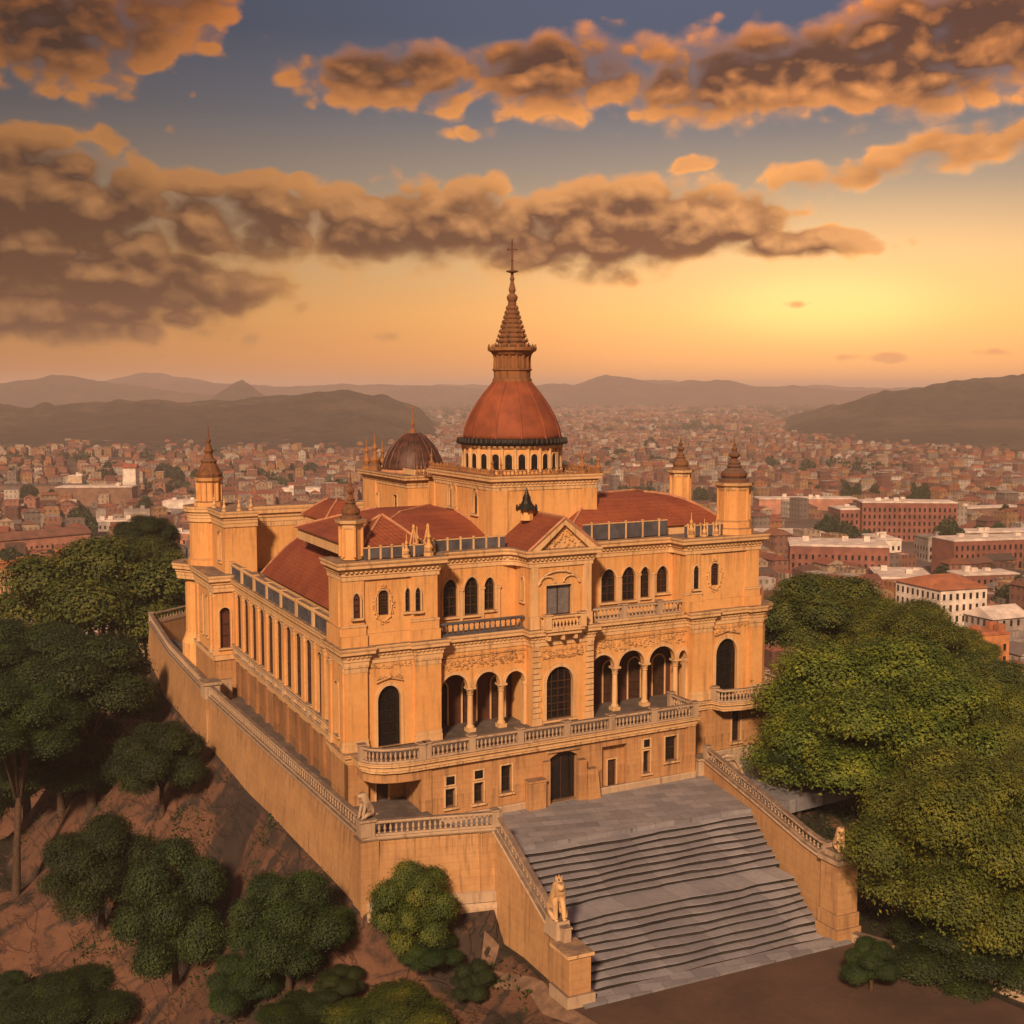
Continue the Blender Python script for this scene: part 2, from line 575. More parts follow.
        for op in sorted(ops, key=lambda q: q['c']):
            l, r = op['c'] - op['w'] / 2, op['c'] + op['w'] / 2
            if l > a + 1e-4:
                both(a, z0, l, z0, z1)
                quad(P(a, 0, z0), P(a, th, z0), P(l, th, z0), P(l, 0, z0))
            cur = arch_curve(op)
            for (a0, h0), (a1, h1) in zip(cur[:-1], cur[1:]):
                both(a0, h0, a1, h1, z1)
                quad(P(a0, 0, h0), P(a0, th, h0), P(a1, th, h1), P(a1, 0, h1))
            zs, zb = cur[0][1], op['b']
            if zb > z0 + 1e-4:
                both(l, z0, r, z0, zb)
                quad(P(l, 0, zb), P(r, 0, zb), P(r, th, zb), P(l, th, zb))
            for q, e in ((l, cur[0][1]), (r, cur[-1][1])):
                if e > zb + 1e-4:
                    quad(P(q, 0, zb), P(q, th, zb), P(q, th, e), P(q, 0, e))
            a = r
        if L > a + 1e-4:
            both(a, z0, L, z0, z1)
            quad(P(a, 0, z0), P(a, th, z0), P(L, th, z0), P(L, 0, z0))
        quad(P(E0, 0, z1), P(L, 0, z1), P(L, th, z1), P(E0, th, z1))
        quad(P(E0, 0, z0), P(E0, th, z0), P(E0, th, z1), P(E0, 0, z1))
        quad(P(L, 0, z0), P(L, th, z0), P(L, th, z1), P(L, 0, z1))
        return s

    def build(s, name, parent=None, xf=W, smooth=False, origin=None):
        me = bpy.data.meshes.new(name)
        o = bpy.data.objects.new(name, me)
        COL.objects.link(o)
        vs = [xf(p) for p in s.v] if xf else s.v
        if parent is not None:
            o.parent = parent
            base = ROOT_LOC.get(parent.name)
        else:
            base = None
        if origin is not None:
            base = tuple(origin)
            o.location = base
        if base is not None:
            ROOT_LOC[o.name] = base
            vs = [(p[0] - base[0], p[1] - base[1], p[2] - base[2]) for p in vs]
        me.from_pydata(vs, [], s.f)
        for m in s.mats:
            me.materials.append(M[m])
        me.polygons.foreach_set('material_index', s.mi)
        if smooth:
            me.polygons.foreach_set('use_smooth', [True] * len(s.f))
        me.validate()
        bm = bmesh.new()
        bm.from_mesh(me)
        bmesh.ops.recalc_face_normals(bm, faces=bm.faces)
        bm.to_mesh(me)
        bm.free()
        me.update()
        return o


ROOT_LOC = {}


def tag(o, label, cat, group=None):
    o['label'] = label
    o['category'] = cat
    if group:
        o['group'] = group
    return o


def thing(name, label, cat, loc, group=None):
    o = bpy.data.objects.new(name, None)
    o.empty_display_size = 0.5
    COL.objects.link(o)
    o.location = loc
    ROOT_LOC[o.name] = tuple(loc)
    return tag(o, label, cat, group)


def structure(o):
    o['kind'] = 'structure'
    return o


def arch_curve(op, grow=0.0, n=14):
    """points (a, z) along the head of an opening, left to right"""
    c, w = op['c'], op['w'] / 2 + grow
    zs, k = op['s'], op.get('k', 'round')
    if k == 'flat':
        return [(c - w, zs + grow), (c + w, zs + grow)]
    if k == 'seg':
        h = op.get('h', 0.4) + grow * 0.6
        return [(c - w + 2 * w * i / n, zs + h * (1 - (2 * i / n - 1) ** 2)) for i in range(n + 1)]
    if k == 'pointed':
        h = op.get('h', w * 1.35) + grow * 1.2
        out = []
        for i in range(n + 1):
            t = 2 * i / n - 1
            out.append((c + w * t, zs + h * (max(0.0, 1 - abs(t) ** 1.75)) ** 0.72))
        return out
    return [(c - w * math.cos(math.pi * i / n), zs + w * op.get('fl', 1.0) * math.sin(math.pi * i / n)) for i in range(n + 1)]


def window(parent, o, u, op, depth=0.3, bars=(2, 3), frame='wood', pane='glass', surround=0.16, sill=True, name='window', mat='trim', proud=0.07, inner=True):
    """surround and sill, sash bars; the pane is its sub-part"""
    n = (-u[1], u[0])

    def P(a, d, z):
        return (o[0] + u[0] * a + n[0] * d, o[1] + u[1] * a + n[1] * d, z)
    m = MB(mat)
    inn, out = arch_curve(op), arch_curve(op, surround)
    l, r, b = op['c'] - op['w'] / 2, op['c'] + op['w'] / 2, op['b']
    if surround:
        ring_i = [(l, b)] + inn + [(r, b)]
        ring_o = [(l - surround, b)] + out + [(r + surround, b)]
        k = len(ring_i)
        vs = [P(a, -proud, z) for a, z in ring_i] + [P(a, -proud, z) for a, z in ring_o] + [P(a, 0.02, z) for a, z in ring_i] + [P(a, 0.02, z) for a, z in ring_o]
        fs = []
        for i in range(k - 1):
            fs.append((i, i + 1, k + i + 1, k + i))
            fs.append((k + i, k + i + 1, 3 * k + i + 1, 3 * k + i))
            fs.append((i + 1, i, 2 * k + i, 2 * k + i + 1))
        fs += [(0, k, 3 * k, 2 * k), (k - 1, 2 * k - 1, 4 * k - 1, 3 * k - 1)]
        m.add(vs, fs)
    if sill:
        m.obox(o, u, n, l - surround - 0.08, r + surround + 0.08, -proud - 0.12, depth * 0.8, b - 0.16, b - 0.005)
    if inner:
        m.use(frame)
        t = 0.07
        top = max(z for _, z in inn)
        nb, nh = bars

        def head(a):
            for (a0, h0), (a1, h1) in zip(inn[:-1], inn[1:]):
                if a0 <= a <= a1:
                    return h0 + (h1 - h0) * (a - a0) / max(a1 - a0, 1e-6)
            return op['s']
        for i in range(nb + 1):
            a = l + 0.04 + (op['w'] - 0.08) * i / nb
            m.obox(o, u, n, a - t / 2, a + t / 2, depth - 0.06, depth - 0.005, b, max(head(a) - 0.01, b + 0.1))
        for i in range(nh + 1):
            z = b + 0.04 + (op['s'] - b - 0.04) * i / nh
            m.obox(o, u, n, l + 0.01, r - 0.01, depth - 0.072, depth - 0.001, z - t / 2, z + t / 2)
        for (a0, h0), (a1, h1) in zip(inn[:-1], inn[1:]):
            if op.get('k') != 'flat':
                m.add([P(a0, depth - 0.05, h0), P(a1, depth - 0.05, h1), P(a1, depth - 0.05, h1 - 0.12), P(a0, depth - 0.05, h0 - 0.12)], [(0, 1, 2, 3)])
    f = m.build(name, parent)
    g = MB(pane)
    k = len(inn)
    vs = [P(a, depth, b - 0.01) for a, _ in inn] + [P(a, depth, z + 0.01) for a, z in inn]
    vs += [P(a, depth + 0.05, b - 0.01) for a, _ in inn] + [P(a, depth + 0.05, z + 0.01) for a, z in inn]
    fs = []
    for i in range(k - 1):
        fs.append((i, i + 1, k + i + 1, k + i))
        fs.append((2 * k + i + 1, 2 * k + i, 3 * k + i, 3 * k + i + 1))
        fs.append((k + i, k + i + 1, 3 * k + i + 1, 3 * k + i))
    fs += [(0, k, 3 * k, 2 * k), (k - 1, 3 * k - 1, 4 * k - 1, 2 * k - 1)]
    g.add(vs, fs)
    g.build('pane' if pane == 'glass' else 'door_leaf' if name == 'door' else 'shutter', f)
    return f


def densify(path, step, closed=False):
    out = []
    pts = list(path) + ([path[0]] if closed else [])
    for (a, b) in zip(pts[:-1], pts[1:]):
        k = max(1, int(math.hypot(b[0] - a[0], b[1] - a[1]) / step))
        out += [(a[0] + (b[0] - a[0]) * i / k, a[1] + (b[1] - a[1]) * i / k) for i in range(k)]
    if not closed:
        out.append(pts[-1])
    return out


def along(path, spacing, zs=None):
    """points at even spacing along a polyline, with direction (and height)"""
    out = []
    for i, (a, b) in enumerate(zip(path[:-1], path[1:])):
        L = math.hypot(b[0] - a[0], b[1] - a[1])
        k = max(1, round(L / spacing))
        u = unit(b[0] - a[0], b[1] - a[1])
        for j in range(k):
            t = (j + 0.5) / k
            z = zs[i] + (zs[i + 1] - zs[i]) * t if zs else 0.0
            out.append((a[0] + (b[0] - a[0]) * t, a[1] + (b[1] - a[1]) * t, z, u))
    return out


def balustrade(parent, path, z, h=1.0, mat='stone', spacing=0.34, piers=(), dz=None, xf=W, name='balustrade', closed=False, r=0.085):
    m = MB(mat)
    p2 = list(path)
    m.sweep(p2, [(-0.17, 0), (0.17, 0), (0.17, 0.14), (-0.17, 0.14)], z=z, dz=dz)
    m.sweep(p2, [(-0.19, h - 0.16), (0.19, h - 0.16), (0.21, h - 0.08), (0.19, h), (-0.19, h), (-0.21, h - 0.08)], z=z, dz=dz)
    for x, y, q, u in along(p2, spacing, dz):
        zz = z + q
        m.lathe((x, y, zz), [(r, 0.13), (r * 0.9, 0.18), (r * 0.55, 0.24), (r * 1.12, 0.24 + (h - 0.5) * 0.35), (r * 0.5, h - 0.30), (r * 0.9, h - 0.19), (r, h - 0.15)], 6)
    for i in piers:
        x, y = p2[i]
        zz = z + (dz[i] if dz else 0)
        m.box(x - 0.24, x + 0.24, y - 0.24, y + 0.24, zz + 0.002, zz + h + 0.06)
        m.box(x - 0.30, x + 0.30, y - 0.30, y + 0.30, zz + h + 0.062, zz + h + 0.16)
    return m.build(name, parent, xf)


def cornice_profile(z0, z1, out, d=0.35):
    """classical cornice from z0 to z1, projecting out"""
    H = z1 - z0
    return [(-d, z0), (0.06, z0), (0.06, z0 + H * 0.22), (0.12, z0 + H * 0.24), (0.12, z0 + H * 0.40), (out * 0.40, z0 + H * 0.47), (out * 0.42, z0 + H * 0.60),
            (out * 0.85, z0 + H * 0.66), (out * 0.85, z0 + H * 0.80), (out * 0.95, z0 + H * 0.86), (out, z0 + H * 0.93), (out, z1), (-d, z1)]


def pilaster(m, o, u, a0, a1, z0, z1, proud=0.28, base=0.5, cap=0.45):
    n = (-u[1], u[0])
    m.obox(o, u, n, a0, a1, -proud, 0.05, z0 + base, z1 - cap)
    m.use('trim')
    m.obox(o, u, n, a0 - 0.06, a1 + 0.06, -proud - 0.07, 0.05, z0, z0 + base * 0.6)
    m.obox(o, u, n, a0 - 0.03, a1 + 0.03, -proud - 0.035, 0.05, z0 + base * 0.6, z0 + base)
    m.obox(o, u, n, a0 - 0.03, a1 + 0.03, -proud - 0.03, 0.05, z1 - cap, z1 - cap * 0.8)
    m.obox(o, u, n, a0 - 0.02, a1 + 0.02, -proud - 0.02, 0.05, z1 - cap * 0.8, z1 - cap * 0.3)
    m.obox(o, u, n, a0 - 0.07, a1 + 0.07, -proud - 0.08, 0.05, z1 - cap * 0.3, z1)
    m.use('stucco')


def carve(m, o, u, a0, a1, z0, z1, k, proud=0.10, seed=0):
    """a band of carved relief: scrolls and knobs"""
    n = (-u[1], u[0])
    rr = random.Random(seed)
    for i in range(k):
        a = a0 + (a1 - a0) * (i + rr.uniform(0.2, 0.8)) / k
        z = rr.uniform(z0, z1)
        w, h = rr.uniform(0.06, 0.20), rr.uniform(0.05, 0.15)
        d = proud * rr.uniform(0.4, 1.0)
        c = (o[0] + u[0] * a, o[1] + u[1] * a)
        vs, K = [], 6
        for q in range(K):
            t = 2 * math.pi * q / K
            vs.append((c[0] + u[0] * w * math.cos(t) + n[0] * 0.01, c[1] + u[1] * w * math.cos(t) + n[1] * 0.01, z + h * math.sin(t)))
        for q in range(K):
            t = 2 * math.pi * q / K
            vs.append((c[0] + u[0] * w * 0.5 * math.cos(t) - n[0] * d, c[1] + u[1] * w * 0.5 * math.cos(t) - n[1] * d, z + h * 0.5 * math.sin(t)))
        m.add(vs, [list(range(K, 2 * K))] + [(q, (q + 1) % K, K + (q + 1) % K, K + q) for q in range(K)])


def skirt_roof(m, eave, ridge, z0, z1, curve=0.0, seg=6):
    """hipped roof between an eave rectangle (x0,x1,y0,y1) and a ridge (x0,x1,y0,y1), sides bulging by curve"""
    ex0, ex1, ey0, ey1 = eave
    rx0, rx1, ry0, ry1 = ridge
    rings = []
    for i in range(seg + 1):
        t = i / seg
        h = z0 + (z1 - z0) * (t + curve * math.sin(math.pi * t))
        k = lambda a, b: a + (b - a) * t
        rings.append([(k(ex0, rx0), k(ey0, ry0), h), (k(ex1, rx1), k(ey0, ry0), h), (k(ex1, rx1), k(ey1, ry1), h), (k(ex0, rx0), k(ey1, ry1), h)])
    vs = [p for r in rings for p in r]
    fs = []
    for i in range(seg):
        for k in range(4):
            fs.append((i * 4 + k, i * 4 + (k + 1) % 4, i * 4 + 4 + (k + 1) % 4, i * 4 + 4 + k))
    fs.append((3, 2, 1, 0))
    fs.append((seg * 4, seg * 4 + 1, seg * 4 + 2, seg * 4 + 3))
    m.add(vs, fs)
    return rings


def hip_roof(parent, name, eave, ridge, z0, z1, curve=0.0, xf=W, mat='roof', seg=6, fascia=0.95):
    m = MB(mat)
    rings = skirt_roof(m, eave, ridge, z0, z1, curve, seg)
    m.use('trim')
    m.box(eave[0] + .25, eave[1] - .25, eave[2] + .25, eave[3] - .25, z0 - fascia, z0 - 0.005)
    o = m.build(name, parent, xf)
    g = MB('ridge')
    for k in range(4):
        pts = [r[k] for r in rings]
        g.tube([(p[0], p[1], p[2] + 0.03) for p in pts], [0.11] * len(pts), 6)
    a, b, c, d = rings[-1]
    if abs(c[0] - a[0]) + abs(c[1] - a[1]) > 0.3:
        g.tube([(a[0], a[1], a[2] + .05), (c[0], c[1], c[2] + .05)], [0.13, 0.13], 6)
    g.build('ridge_tiles', o, xf)
    return o

# ------------------------------------------------------------------ the palace
PAL = thing('hilltop_palace', 'large ochre palace with red domes, tall spire and arcaded front on a walled terrace', 'palace', (18.3, 11.3, 0.0))
F0 = (1.0, 0.0)      # facing the stairs
FL = (0.0, -1.0)     # facing left
FR = (0.0, 1.0)      # facing right
FB = (-1.0, 0.0)     # facing away
ZT, ZM, ZU = 4.75, 12.0, 17.85

# --- base storey
bw = MB('base')
base_ops = [
    dict(c=2.15, w=0.75, b=1.05, s=2.35, k='flat'), dict(c=4.35, w=0.75, b=1.0, s=2.45, k='flat'), dict(c=6.55, w=0.85, b=1.4, s=3.35, k='flat'),
    dict(c=11.3, w=2.35, b=0.02, s=3.25, k='seg', h=0.4), dict(c=15.7, w=2.2, b=0.02, s=3.5, k='flat'),
    dict(c=18.55, w=0.62, b=1.0, s=2.7, k='flat'), dict(c=20.8, w=1.1, b=1.6, s=3.5, k='flat')]
bw.wall((4.0, -5.0), F0, 23.0, -0.6, 4.3, 0.6, base_ops)
bw.wall((4.0, -1.55), FL, 3.45, -0.6, 4.3, 0.5, [])
bw.wall((27.0, -5.0), FR, 3.5, -0.6, 4.3, 0.5, [])
bw.wall((1.2, -1.4), F0, 3.3, -2.5, 4.3, 0.5, [dict(c=1.15, w=0.9, b=-0.2, s=2.3, k='flat')])
bw.box(-0.3, 1.2, -1.75, -0.9, -2.5, 4.3)
bw.wall((-0.3, 2.3), FL, 4.05, -2.5, 4.3, 0.5, [])
bw.use('dirty_shaded')
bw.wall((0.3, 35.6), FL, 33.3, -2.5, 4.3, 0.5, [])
bw.use('base')
bw.wall((27.0, -1.5), F0, 10.4, -0.8, 4.3, 0.5, [dict(c=6.6, w=0.85, b=1.0, s=3.6, k='flat')])
bw.wall((37.4, -1.5), FR, 16.5, -2.0, 4.3, 0.5, [])
bw.use('dirty_shaded')
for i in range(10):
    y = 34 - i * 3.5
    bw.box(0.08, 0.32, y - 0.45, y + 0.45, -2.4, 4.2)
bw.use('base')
bw.box(26.3, 27.06, -5.12, -4.5, -0.5, 4.25)
bw.box(3.94, 4.7, -5.12, -4.5, -0.5, 4.25)
bw.box(30.6, 31.4, -1.62, -1.3, -0.5, 4.25)
bw.use('stone')
bw.sweep([(27.12, -5.0), (27.12, -1.62), (37.5, -1.62), (37.5, 15)], [(-.2, -.5), (.10, -.5), (.10, .45), (.04, .55), (-.2, .55)])
bw.sweep([(3.9, -1.8), (3.9, -5.06), (14.0, -5.06)], [(-.2, -.5), (.09, -.5), (.09, .40), (.04, .5), (-.2, .5)])
bw.sweep([(16.4, -5.06), (27.05, -5.06)], [(-.2, -.5), (.09, -.5), (.09, .40), (.04, .5), (-.2, .5)])
bw.build('base_storey', PAL)
O = (4.0, -5.0)
for i in (0, 1, 2, 5, 6):
    op = base_ops[i]
    window(PAL, O, F0, op, 0.38, (1, 2), 'wood', 'glass', 0.12)
    if i in (0, 1, 5):
        up = dict(c=op['c'], w=op['w'] * 0.85, b=op['s'] + 0.28, s=op['s'] + 0.85, k='flat')
        m = MB('trim')
        m.obox(O, F0, (0, 1), up['c'] - .45, up['c'] + .45, -.06, -.001, up['b'] - .12, up['s'] + .12)
        f = m.build('window', PAL)
        MB('glass').obox(O, F0, (0, 1), up['c'] - up['w'] / 2, up['c'] + up['w'] / 2, -.068, -.03, up['b'], up['s']).build('pane', f)
window(PAL, (27.0, -1.5), F0, dict(c=6.6, w=0.85, b=1.0, s=3.6, k='flat'), 0.35, (1, 3), 'wood', 'glass', 0.13)
window(PAL, (1.2, -1.4), F0, dict(c=1.15, w=0.9, b=-0.2, s=2.3, k='flat'), 0.25, (1, 2), 'wood', 'wood', 0.12, name='door', sill=False)
# entrance: a dark sheet stands in for the shade inside; one leaf folded open, stone blocks either side
d = window(PAL, O, F0, base_ops[3], 0.58, (2, 1), 'wood', 'glass', 0.0, name='door', sill=False)  # the glass pane here is the dark sheet standing in for the shade
d['label'] = 'arched entrance doorway with a dark sheet standing in for the shade inside'
m = MB('base')
m.box(12.05, 13.45, -5.75, -4.98, -0.3, 1.95)
m.box(11.98, 13.52, -5.82, -4.98, 1.95, 2.08)
m.box(13.45, 14.0, -5.35, -4.98, -0.3, 3.2)
m.build('door_block', PAL)
m = MB('base')
m.box(16.35, 17.0, -5.5, -4.98, -0.3, 2.95)
m.add([(17.0, -5.8, -.3), (18.1, -5.8, -.3), (18.1, -4.98, -.3), (17.0, -4.98, -.3), (17.05, -5.6, 2.2), (17.9, -5.6, 2.2), (17.9, -4.98, 2.2), (17.05, -4.98, 2.2)],
      [(0, 1, 5, 4), (1, 2, 6, 5), (2, 3, 7, 6), (3, 0, 4, 7), (4, 5, 6, 7)])
m.build('door_block', PAL)
m = MB('trim')
m.sweep([(13.9, -5.04), (16.5, -5.04)], [(-.02, 3.72), (.14, 3.72), (.20, 3.86), (-.02, 3.86)])
m.build('door_hood', PAL)
m = MB('base')           # the recess right of the entrance, with a small door in it
m.wall((18.4, -4.45), F0, 2.6, 0.0, 3.6, 0.3, [dict(c=1.35, w=0.75, b=0.05, s=2.3, k='flat')])
m.build('recess_wall', PAL)
window(PAL, (18.4, -4.45), F0, dict(c=1.35, w=0.75, b=0.05, s=2.3, k='flat'), 0.2, (1, 2), 'wood', 'wood', 0.1, name='door', sill=False)

# --- terrace slab, ledge and balustrades
bayL = [(0.15, -3.55), (0.55, -4.35), (1.25, -4.9), (2.2, -5.2), (3.2, -5.3), (3.9, -5.28)]
bayR = [(31.1, -1.9), (31.4, -2.75), (33.0, -3.15), (35.2, -3.2), (36.9, -2.95), (38.0, -2.2), (38.45, -1.0), (38.5, 1.0)]
m = MB('floor')
m.prism([(0.2, -1.3)] + bayL + [(27.0, -5.15), (27.0, -1.3)], 4.31, 4.75)
m.prism([(26.95, -1.3), (31.0, -1.3)] + bayR[1:] + [(38.5, 15.5), (37.0, 15.5), (37.0, -0.9), (26.95, -0.9)], 4.315, 4.752)
m.prism([(6.9, -1.31), (29.3, -1.31), (29.3, 2.6), (6.9, 2.6)], 4.31, 4.748)
m.use('trim')
prof = cornice_profile(4.05, 4.78, 0.34, 0.2)
edge_path = [(0.3, 35.7), (0.3, 2.3), (-0.3, 2.3), (-0.3, -1.7), (0.15, -1.7)] + bayL + [(27.0, -5.15), (27.0, -1.6), (31.1, -1.6)] + bayR + [(38.5, 15.5)]
m.sweep(edge_path, prof)
m.use('base')
m.prism([(0.35, -1.5)] + [(x + .1, y + .15) for x, y in bayL] + [(3.9, -1.5)], 3.35, 4.3)
m.build('terrace_slab', PAL)
balustrade(PAL, bayL, 4.78, 1.0, 'stone', 0.30, (0, 5))
pp = [(4.35, -5.2)] + [(3.9 + 23.0 * i / 6, -5.15) for i in range(1, 7)]
balustrade(PAL, pp, 4.78, 1.0, 'stone', 0.33, range(7))
balustrade(PAL, [(26.95, -5.0), (26.95, -1.7)], 4.78, 1.0, 'stone', 0.33, (1,))
balustrade(PAL, bayR, 4.78, 1.0, 'stone', 0.33, (0, 5, 7))
balustrade(PAL, [(0.22, 35.2), (0.22, 24.8), (0.22, 17.2), (0.22, 9.6), (0.22, 2.6)], 4.78, 0.8, 'stone', 0.5, range(5))

# --- main storey
mw = MB('stucco')
opL = dict(c=3.35, w=1.75, b=4.77, s=8.0, k='round', fl=1.2)
mw.wall((-0.3, -1.1), F0, 7.3, ZT, 11.9, 0.5, [opL])
opN = dict(c=1.7, w=1.1, b=5.5, s=9.3, k='round')
mw.wall((-0.3, 2.3), FL, 3.4, ZT, 11.9, 0.5, [dict(c=1.7, w=0.8, b=5.6, s=9.0, k='round')])
mw.wall((7.0, -1.1), FR, 3.2, ZT, 11.9, 0.4, [])
# arcades (their feet are the columns)
archL = [dict(c=8.33, w=2.15, b=8.05, s=8.05), dict(c=11.05, w=2.0, b=8.05, s=8.05), dict(c=13.35, w=1.62, b=8.05, s=8.05)]
for a in archL:
    a['c'] -= 7.0
    a['b'] = a['s']
mw.wall((7.0, -0.6), F0, 7.35, 8.05, 11.9, 0.5, archL)
archR = [dict(c=21.1, w=2.1, b=8.2, s=8.2), dict(c=23.78, w=2.4, b=8.2, s=8.2, fl=.95), dict(c=26.7, w=2.5, b=8.2, s=8.2, fl=.95), dict(c=28.72, w=0.82, b=8.2, s=8.2, fl=1.6)]
for a in archR:
    a['c'] -= 19.6
mw.wall((19.6, -0.6), F0, 9.6, 8.2, 11.9, 0.5, archR)
opC = dict(c=2.35, w=2.3, b=5.1, s=7.9, k='round')
mw.wall((14.3, -1.7), F0, 5.3, ZT, 11.9, 0.5, [opC])
mw.wall((14.3, 2.0), FL, 3.7, ZT, 11.9, 0.4, [])
mw.wall((19.6, -1.7), FR, 3.7, ZT, 11.9, 0.4, [])
opR = dict(c=3.6, w=2.15, b=4.79, s=8.2, k='round', fl=1.2)
mw.wall((29.2, -1.1), F0, 7.3, ZT, 11.9, 0.5, [opR])
mw.wall((29.2, 2.0), FL, 3.1, ZT, 11.9, 0.4, [])
mw.add([(x, y, z) for z in (ZT, 11.9) for x, y in ((36.5, -1.1), (37.05, -0.75), (37.4, -0.1), (37.4, 14.5), (36.9, 14.5), (36.9, 0), (36.5, -.6))],
       [(0, 1, 8, 7), (1, 2, 9, 8), (2, 3, 10, 9), (3, 4, 11, 10), (4, 5, 12, 11), (5, 6, 13, 12), (6, 0, 7, 13)])
# left flank with tall windows
flank = []
for i in range(9):
    flank.append(dict(c=2.0 + i * 2.98, w=1.25, b=5.7, s=10.3, k='seg', h=0.3))
alc = [dict(c=28.9, w=1.25, b=5.3, s=9.6), dict(c=31.3, w=1.25, b=5.3, s=9.6)]
mw.wall((0.3, 35.6), FL, 33.3, ZT, 11.9, 0.6, flank + alc)
mw.build('main_storey_wall', PAL)

m = MB('stucco')
for o, u, a0, a1 in (((-.3, -1.1), F0, 0.0, 1.65), ((-.3, -1.1), F0, 5.3, 7.28), ((29.2, -1.1), F0, 0.0, 2.0), ((29.2, -1.1), F0, 5.9, 7.15)):
    m = MB('stucco')
    pilaster(m, o, u, a0, a1, ZT, 10.75, 0.28, 0.8, 0.5)
    m.build('pilaster', PAL)
for a in (0.0, 2.9):
    m = MB('stucco')
    pilaster(m, (-.3, 2.3), FL, a + .02, a + .55, ZT, 10.75, 0.14, 0.7, 0.4)
    m.build('pilaster', PAL)
for i in range(10):
    m = MB('stucco')
    a = 2.0 + (i - 0.5) * 2.98
    pilaster(m, (0.3, 35.6), FL, a - .40, a + .40, ZT, 10.75, 0.13, 0.7, 0.5)
    m.build('pilaster', PAL)
m = MB('stucco')
pilaster(m, (0.3, 35.6), FL, 29.7, 30.5, ZT, 10.75, 0.2, 0.7, 0.5)
m.build('pilaster', PAL)
# quoins of the middle bay
for a in (0.0, 4.55):
    m = MB('trim')
    m.obox((14.3, -1.7), F0, (0, 1), a - .02, a + .78, -.12, 0.02, ZT, ZT + .6)
    z, k = ZT + .62, 0
    while z < 10.6:
        w = 0.72 if k % 2 else 0.52
        lo = a if a == 0 else a + 0.76 - w
        m.obox((14.3, -1.7), F0, (0, 1), lo, lo + w, -.10, 0.02, z, z + .36)
        z += .42
        k += 1
    m.build('quoin', PAL)


def column(x, y, z0, z1, r=0.23):
    c = MB('trim')
    c.box(x - .34, x + .34, y - .34, y + .34, z0, z0 + .28)
    c.lathe((x, y, z0), [(.33, .28), (.33, .36), (.26, .44), (r, .5), (r * 1.02, 1.2), (r * .86, z1 - z0 - .62), (r * 1.15, z1 - z0 - .56), (r * .9, z1 - z0 - .5), (r * 1.5, z1 - z0 - .16)], 14)
    c.box(x - .36, x + .36, y - .36, y + .36, z1 - .16, z1)
    return c.build('column', PAL, smooth=False)


for x in (9.72, 12.3):
    column(x, -.35, ZT, 8.05)
for x in (22.38, 25.2, 28.18):
    column(x, -.35, ZT, 8.2)
for x, z in ((7.1, 8.05), (14.22, 8.05), (19.75, 8.2), (29.15, 8.2)):
    c = MB('trim')
    c.box(x - .14, x + .14, -.62, -.1, ZT, z - .3)
    c.box(x - .2, x + .2, -.68, -.08, z - .3, z)
    c.build('column', PAL)
# archivolts and carved friezes
for o, arr, sd_ in (((7.0, -.6), archL, 1), ((19.6, -.6), archR, 2)):
    for k, a in enumerate(arr):
        q = MB('trim')
        inn, out = arch_curve(a), arch_curve(a, .22)
        K = len(inn)
        vs = [(o[0] + x, o[1] - .08, z) for x, z in inn] + [(o[0] + x, o[1] - .08, z) for x, z in out] + [(o[0] + x, o[1] + .02, z) for x, z in inn] + [(o[0] + x, o[1] + .02, z) for x, z in out]
        fs = []
        for i in range(K - 1):
            fs += [(i, i + 1, K + i + 1, K + i), (K + i, K + i + 1, 3 * K + i + 1, 3 * K + i), (i + 1, i, 2 * K + i, 2 * K + i + 1)]
        q.add(vs, fs)
        q.build('archivolt', PAL)
    q = MB('carved')
    L = 7.3 if sd_ == 1 else 9.5
    carve(q, o, F0, .2, L - .2, 9.5, 9.95, 60, .14, sd_)
    carve(q, o, F0, .2, L - .2, 9.9, 10.3, 50, .10, sd_ + 9)
    q.obox(o, F0, (0, 1), 0, L, -.09, .01, 10.36, 10.46)
    q.build('carved_frieze', PAL)
for o, a in (((14.3, -1.7), ((.9, 4.4, 9.75, 10.0, 40, .16, 31), (.9, 4.4, 10.1, 10.4, 30, .10, 33))),
             ((-.3, -1.1), ((2.4, 4.3, 9.55, 9.7, 14, .16, 41), (1.8, 5.1, 10.3, 10.55, 26, .10, 43))),
             ((29.2, -1.1), ((2.5, 4.7, 9.95, 10.2, 16, .16, 47), (2.2, 5.7, 10.35, 10.55, 24, .10, 49)))):
    for e in a:
        q = MB('carved')
        carve(q, o, F0, *e)
        q.build('carved_frieze', PAL)
# hood moulds over the two corner doors
for o, c, w, z in (((-.3, -1.1), 3.35, 1.0, 9.35), ((29.2, -1.1), 3.6, 1.25, 9.85)):
    q = MB('carved')
    pts = [(o[0] + c + w * t, o[1] - .1, z + .28 * (1 - abs(t)) ** .8) for t in [i / 8 - 1 for i in range(17)]]
    q.tube(pts, [.08] * 17, 6)
    q.lathe((o[0] + c, o[1] - .1, z + .2), [(.05, 0), (.18, .1), (.16, .25), (.04, .38)], 8)
    q.build('hood_mould', PAL)
wL = window(PAL, (-.3, -1.1), F0, opL, .32, (4, 4), 'iron', 'glass', .2, False, name='door')
wR = window(PAL, (29.2, -1.1), F0, opR, .32, (4, 4), 'iron', 'glass', .22, False, name='door')
window(PAL, (14.3, -1.7), F0, opC, .34, (4, 5), 'wood', 'glass', .26)
window(PAL, (-.3, 2.3), FL, dict(c=1.7, w=0.8, b=5.6, s=9.0, k='round'), .3, (2, 4), 'wood', 'glass', .14)
for op in flank:
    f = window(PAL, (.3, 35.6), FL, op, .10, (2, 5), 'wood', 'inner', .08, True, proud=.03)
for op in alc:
    window(PAL, (.3, 35.6), FL, op, .16, (1, 4), 'wood', 'inner', .12)
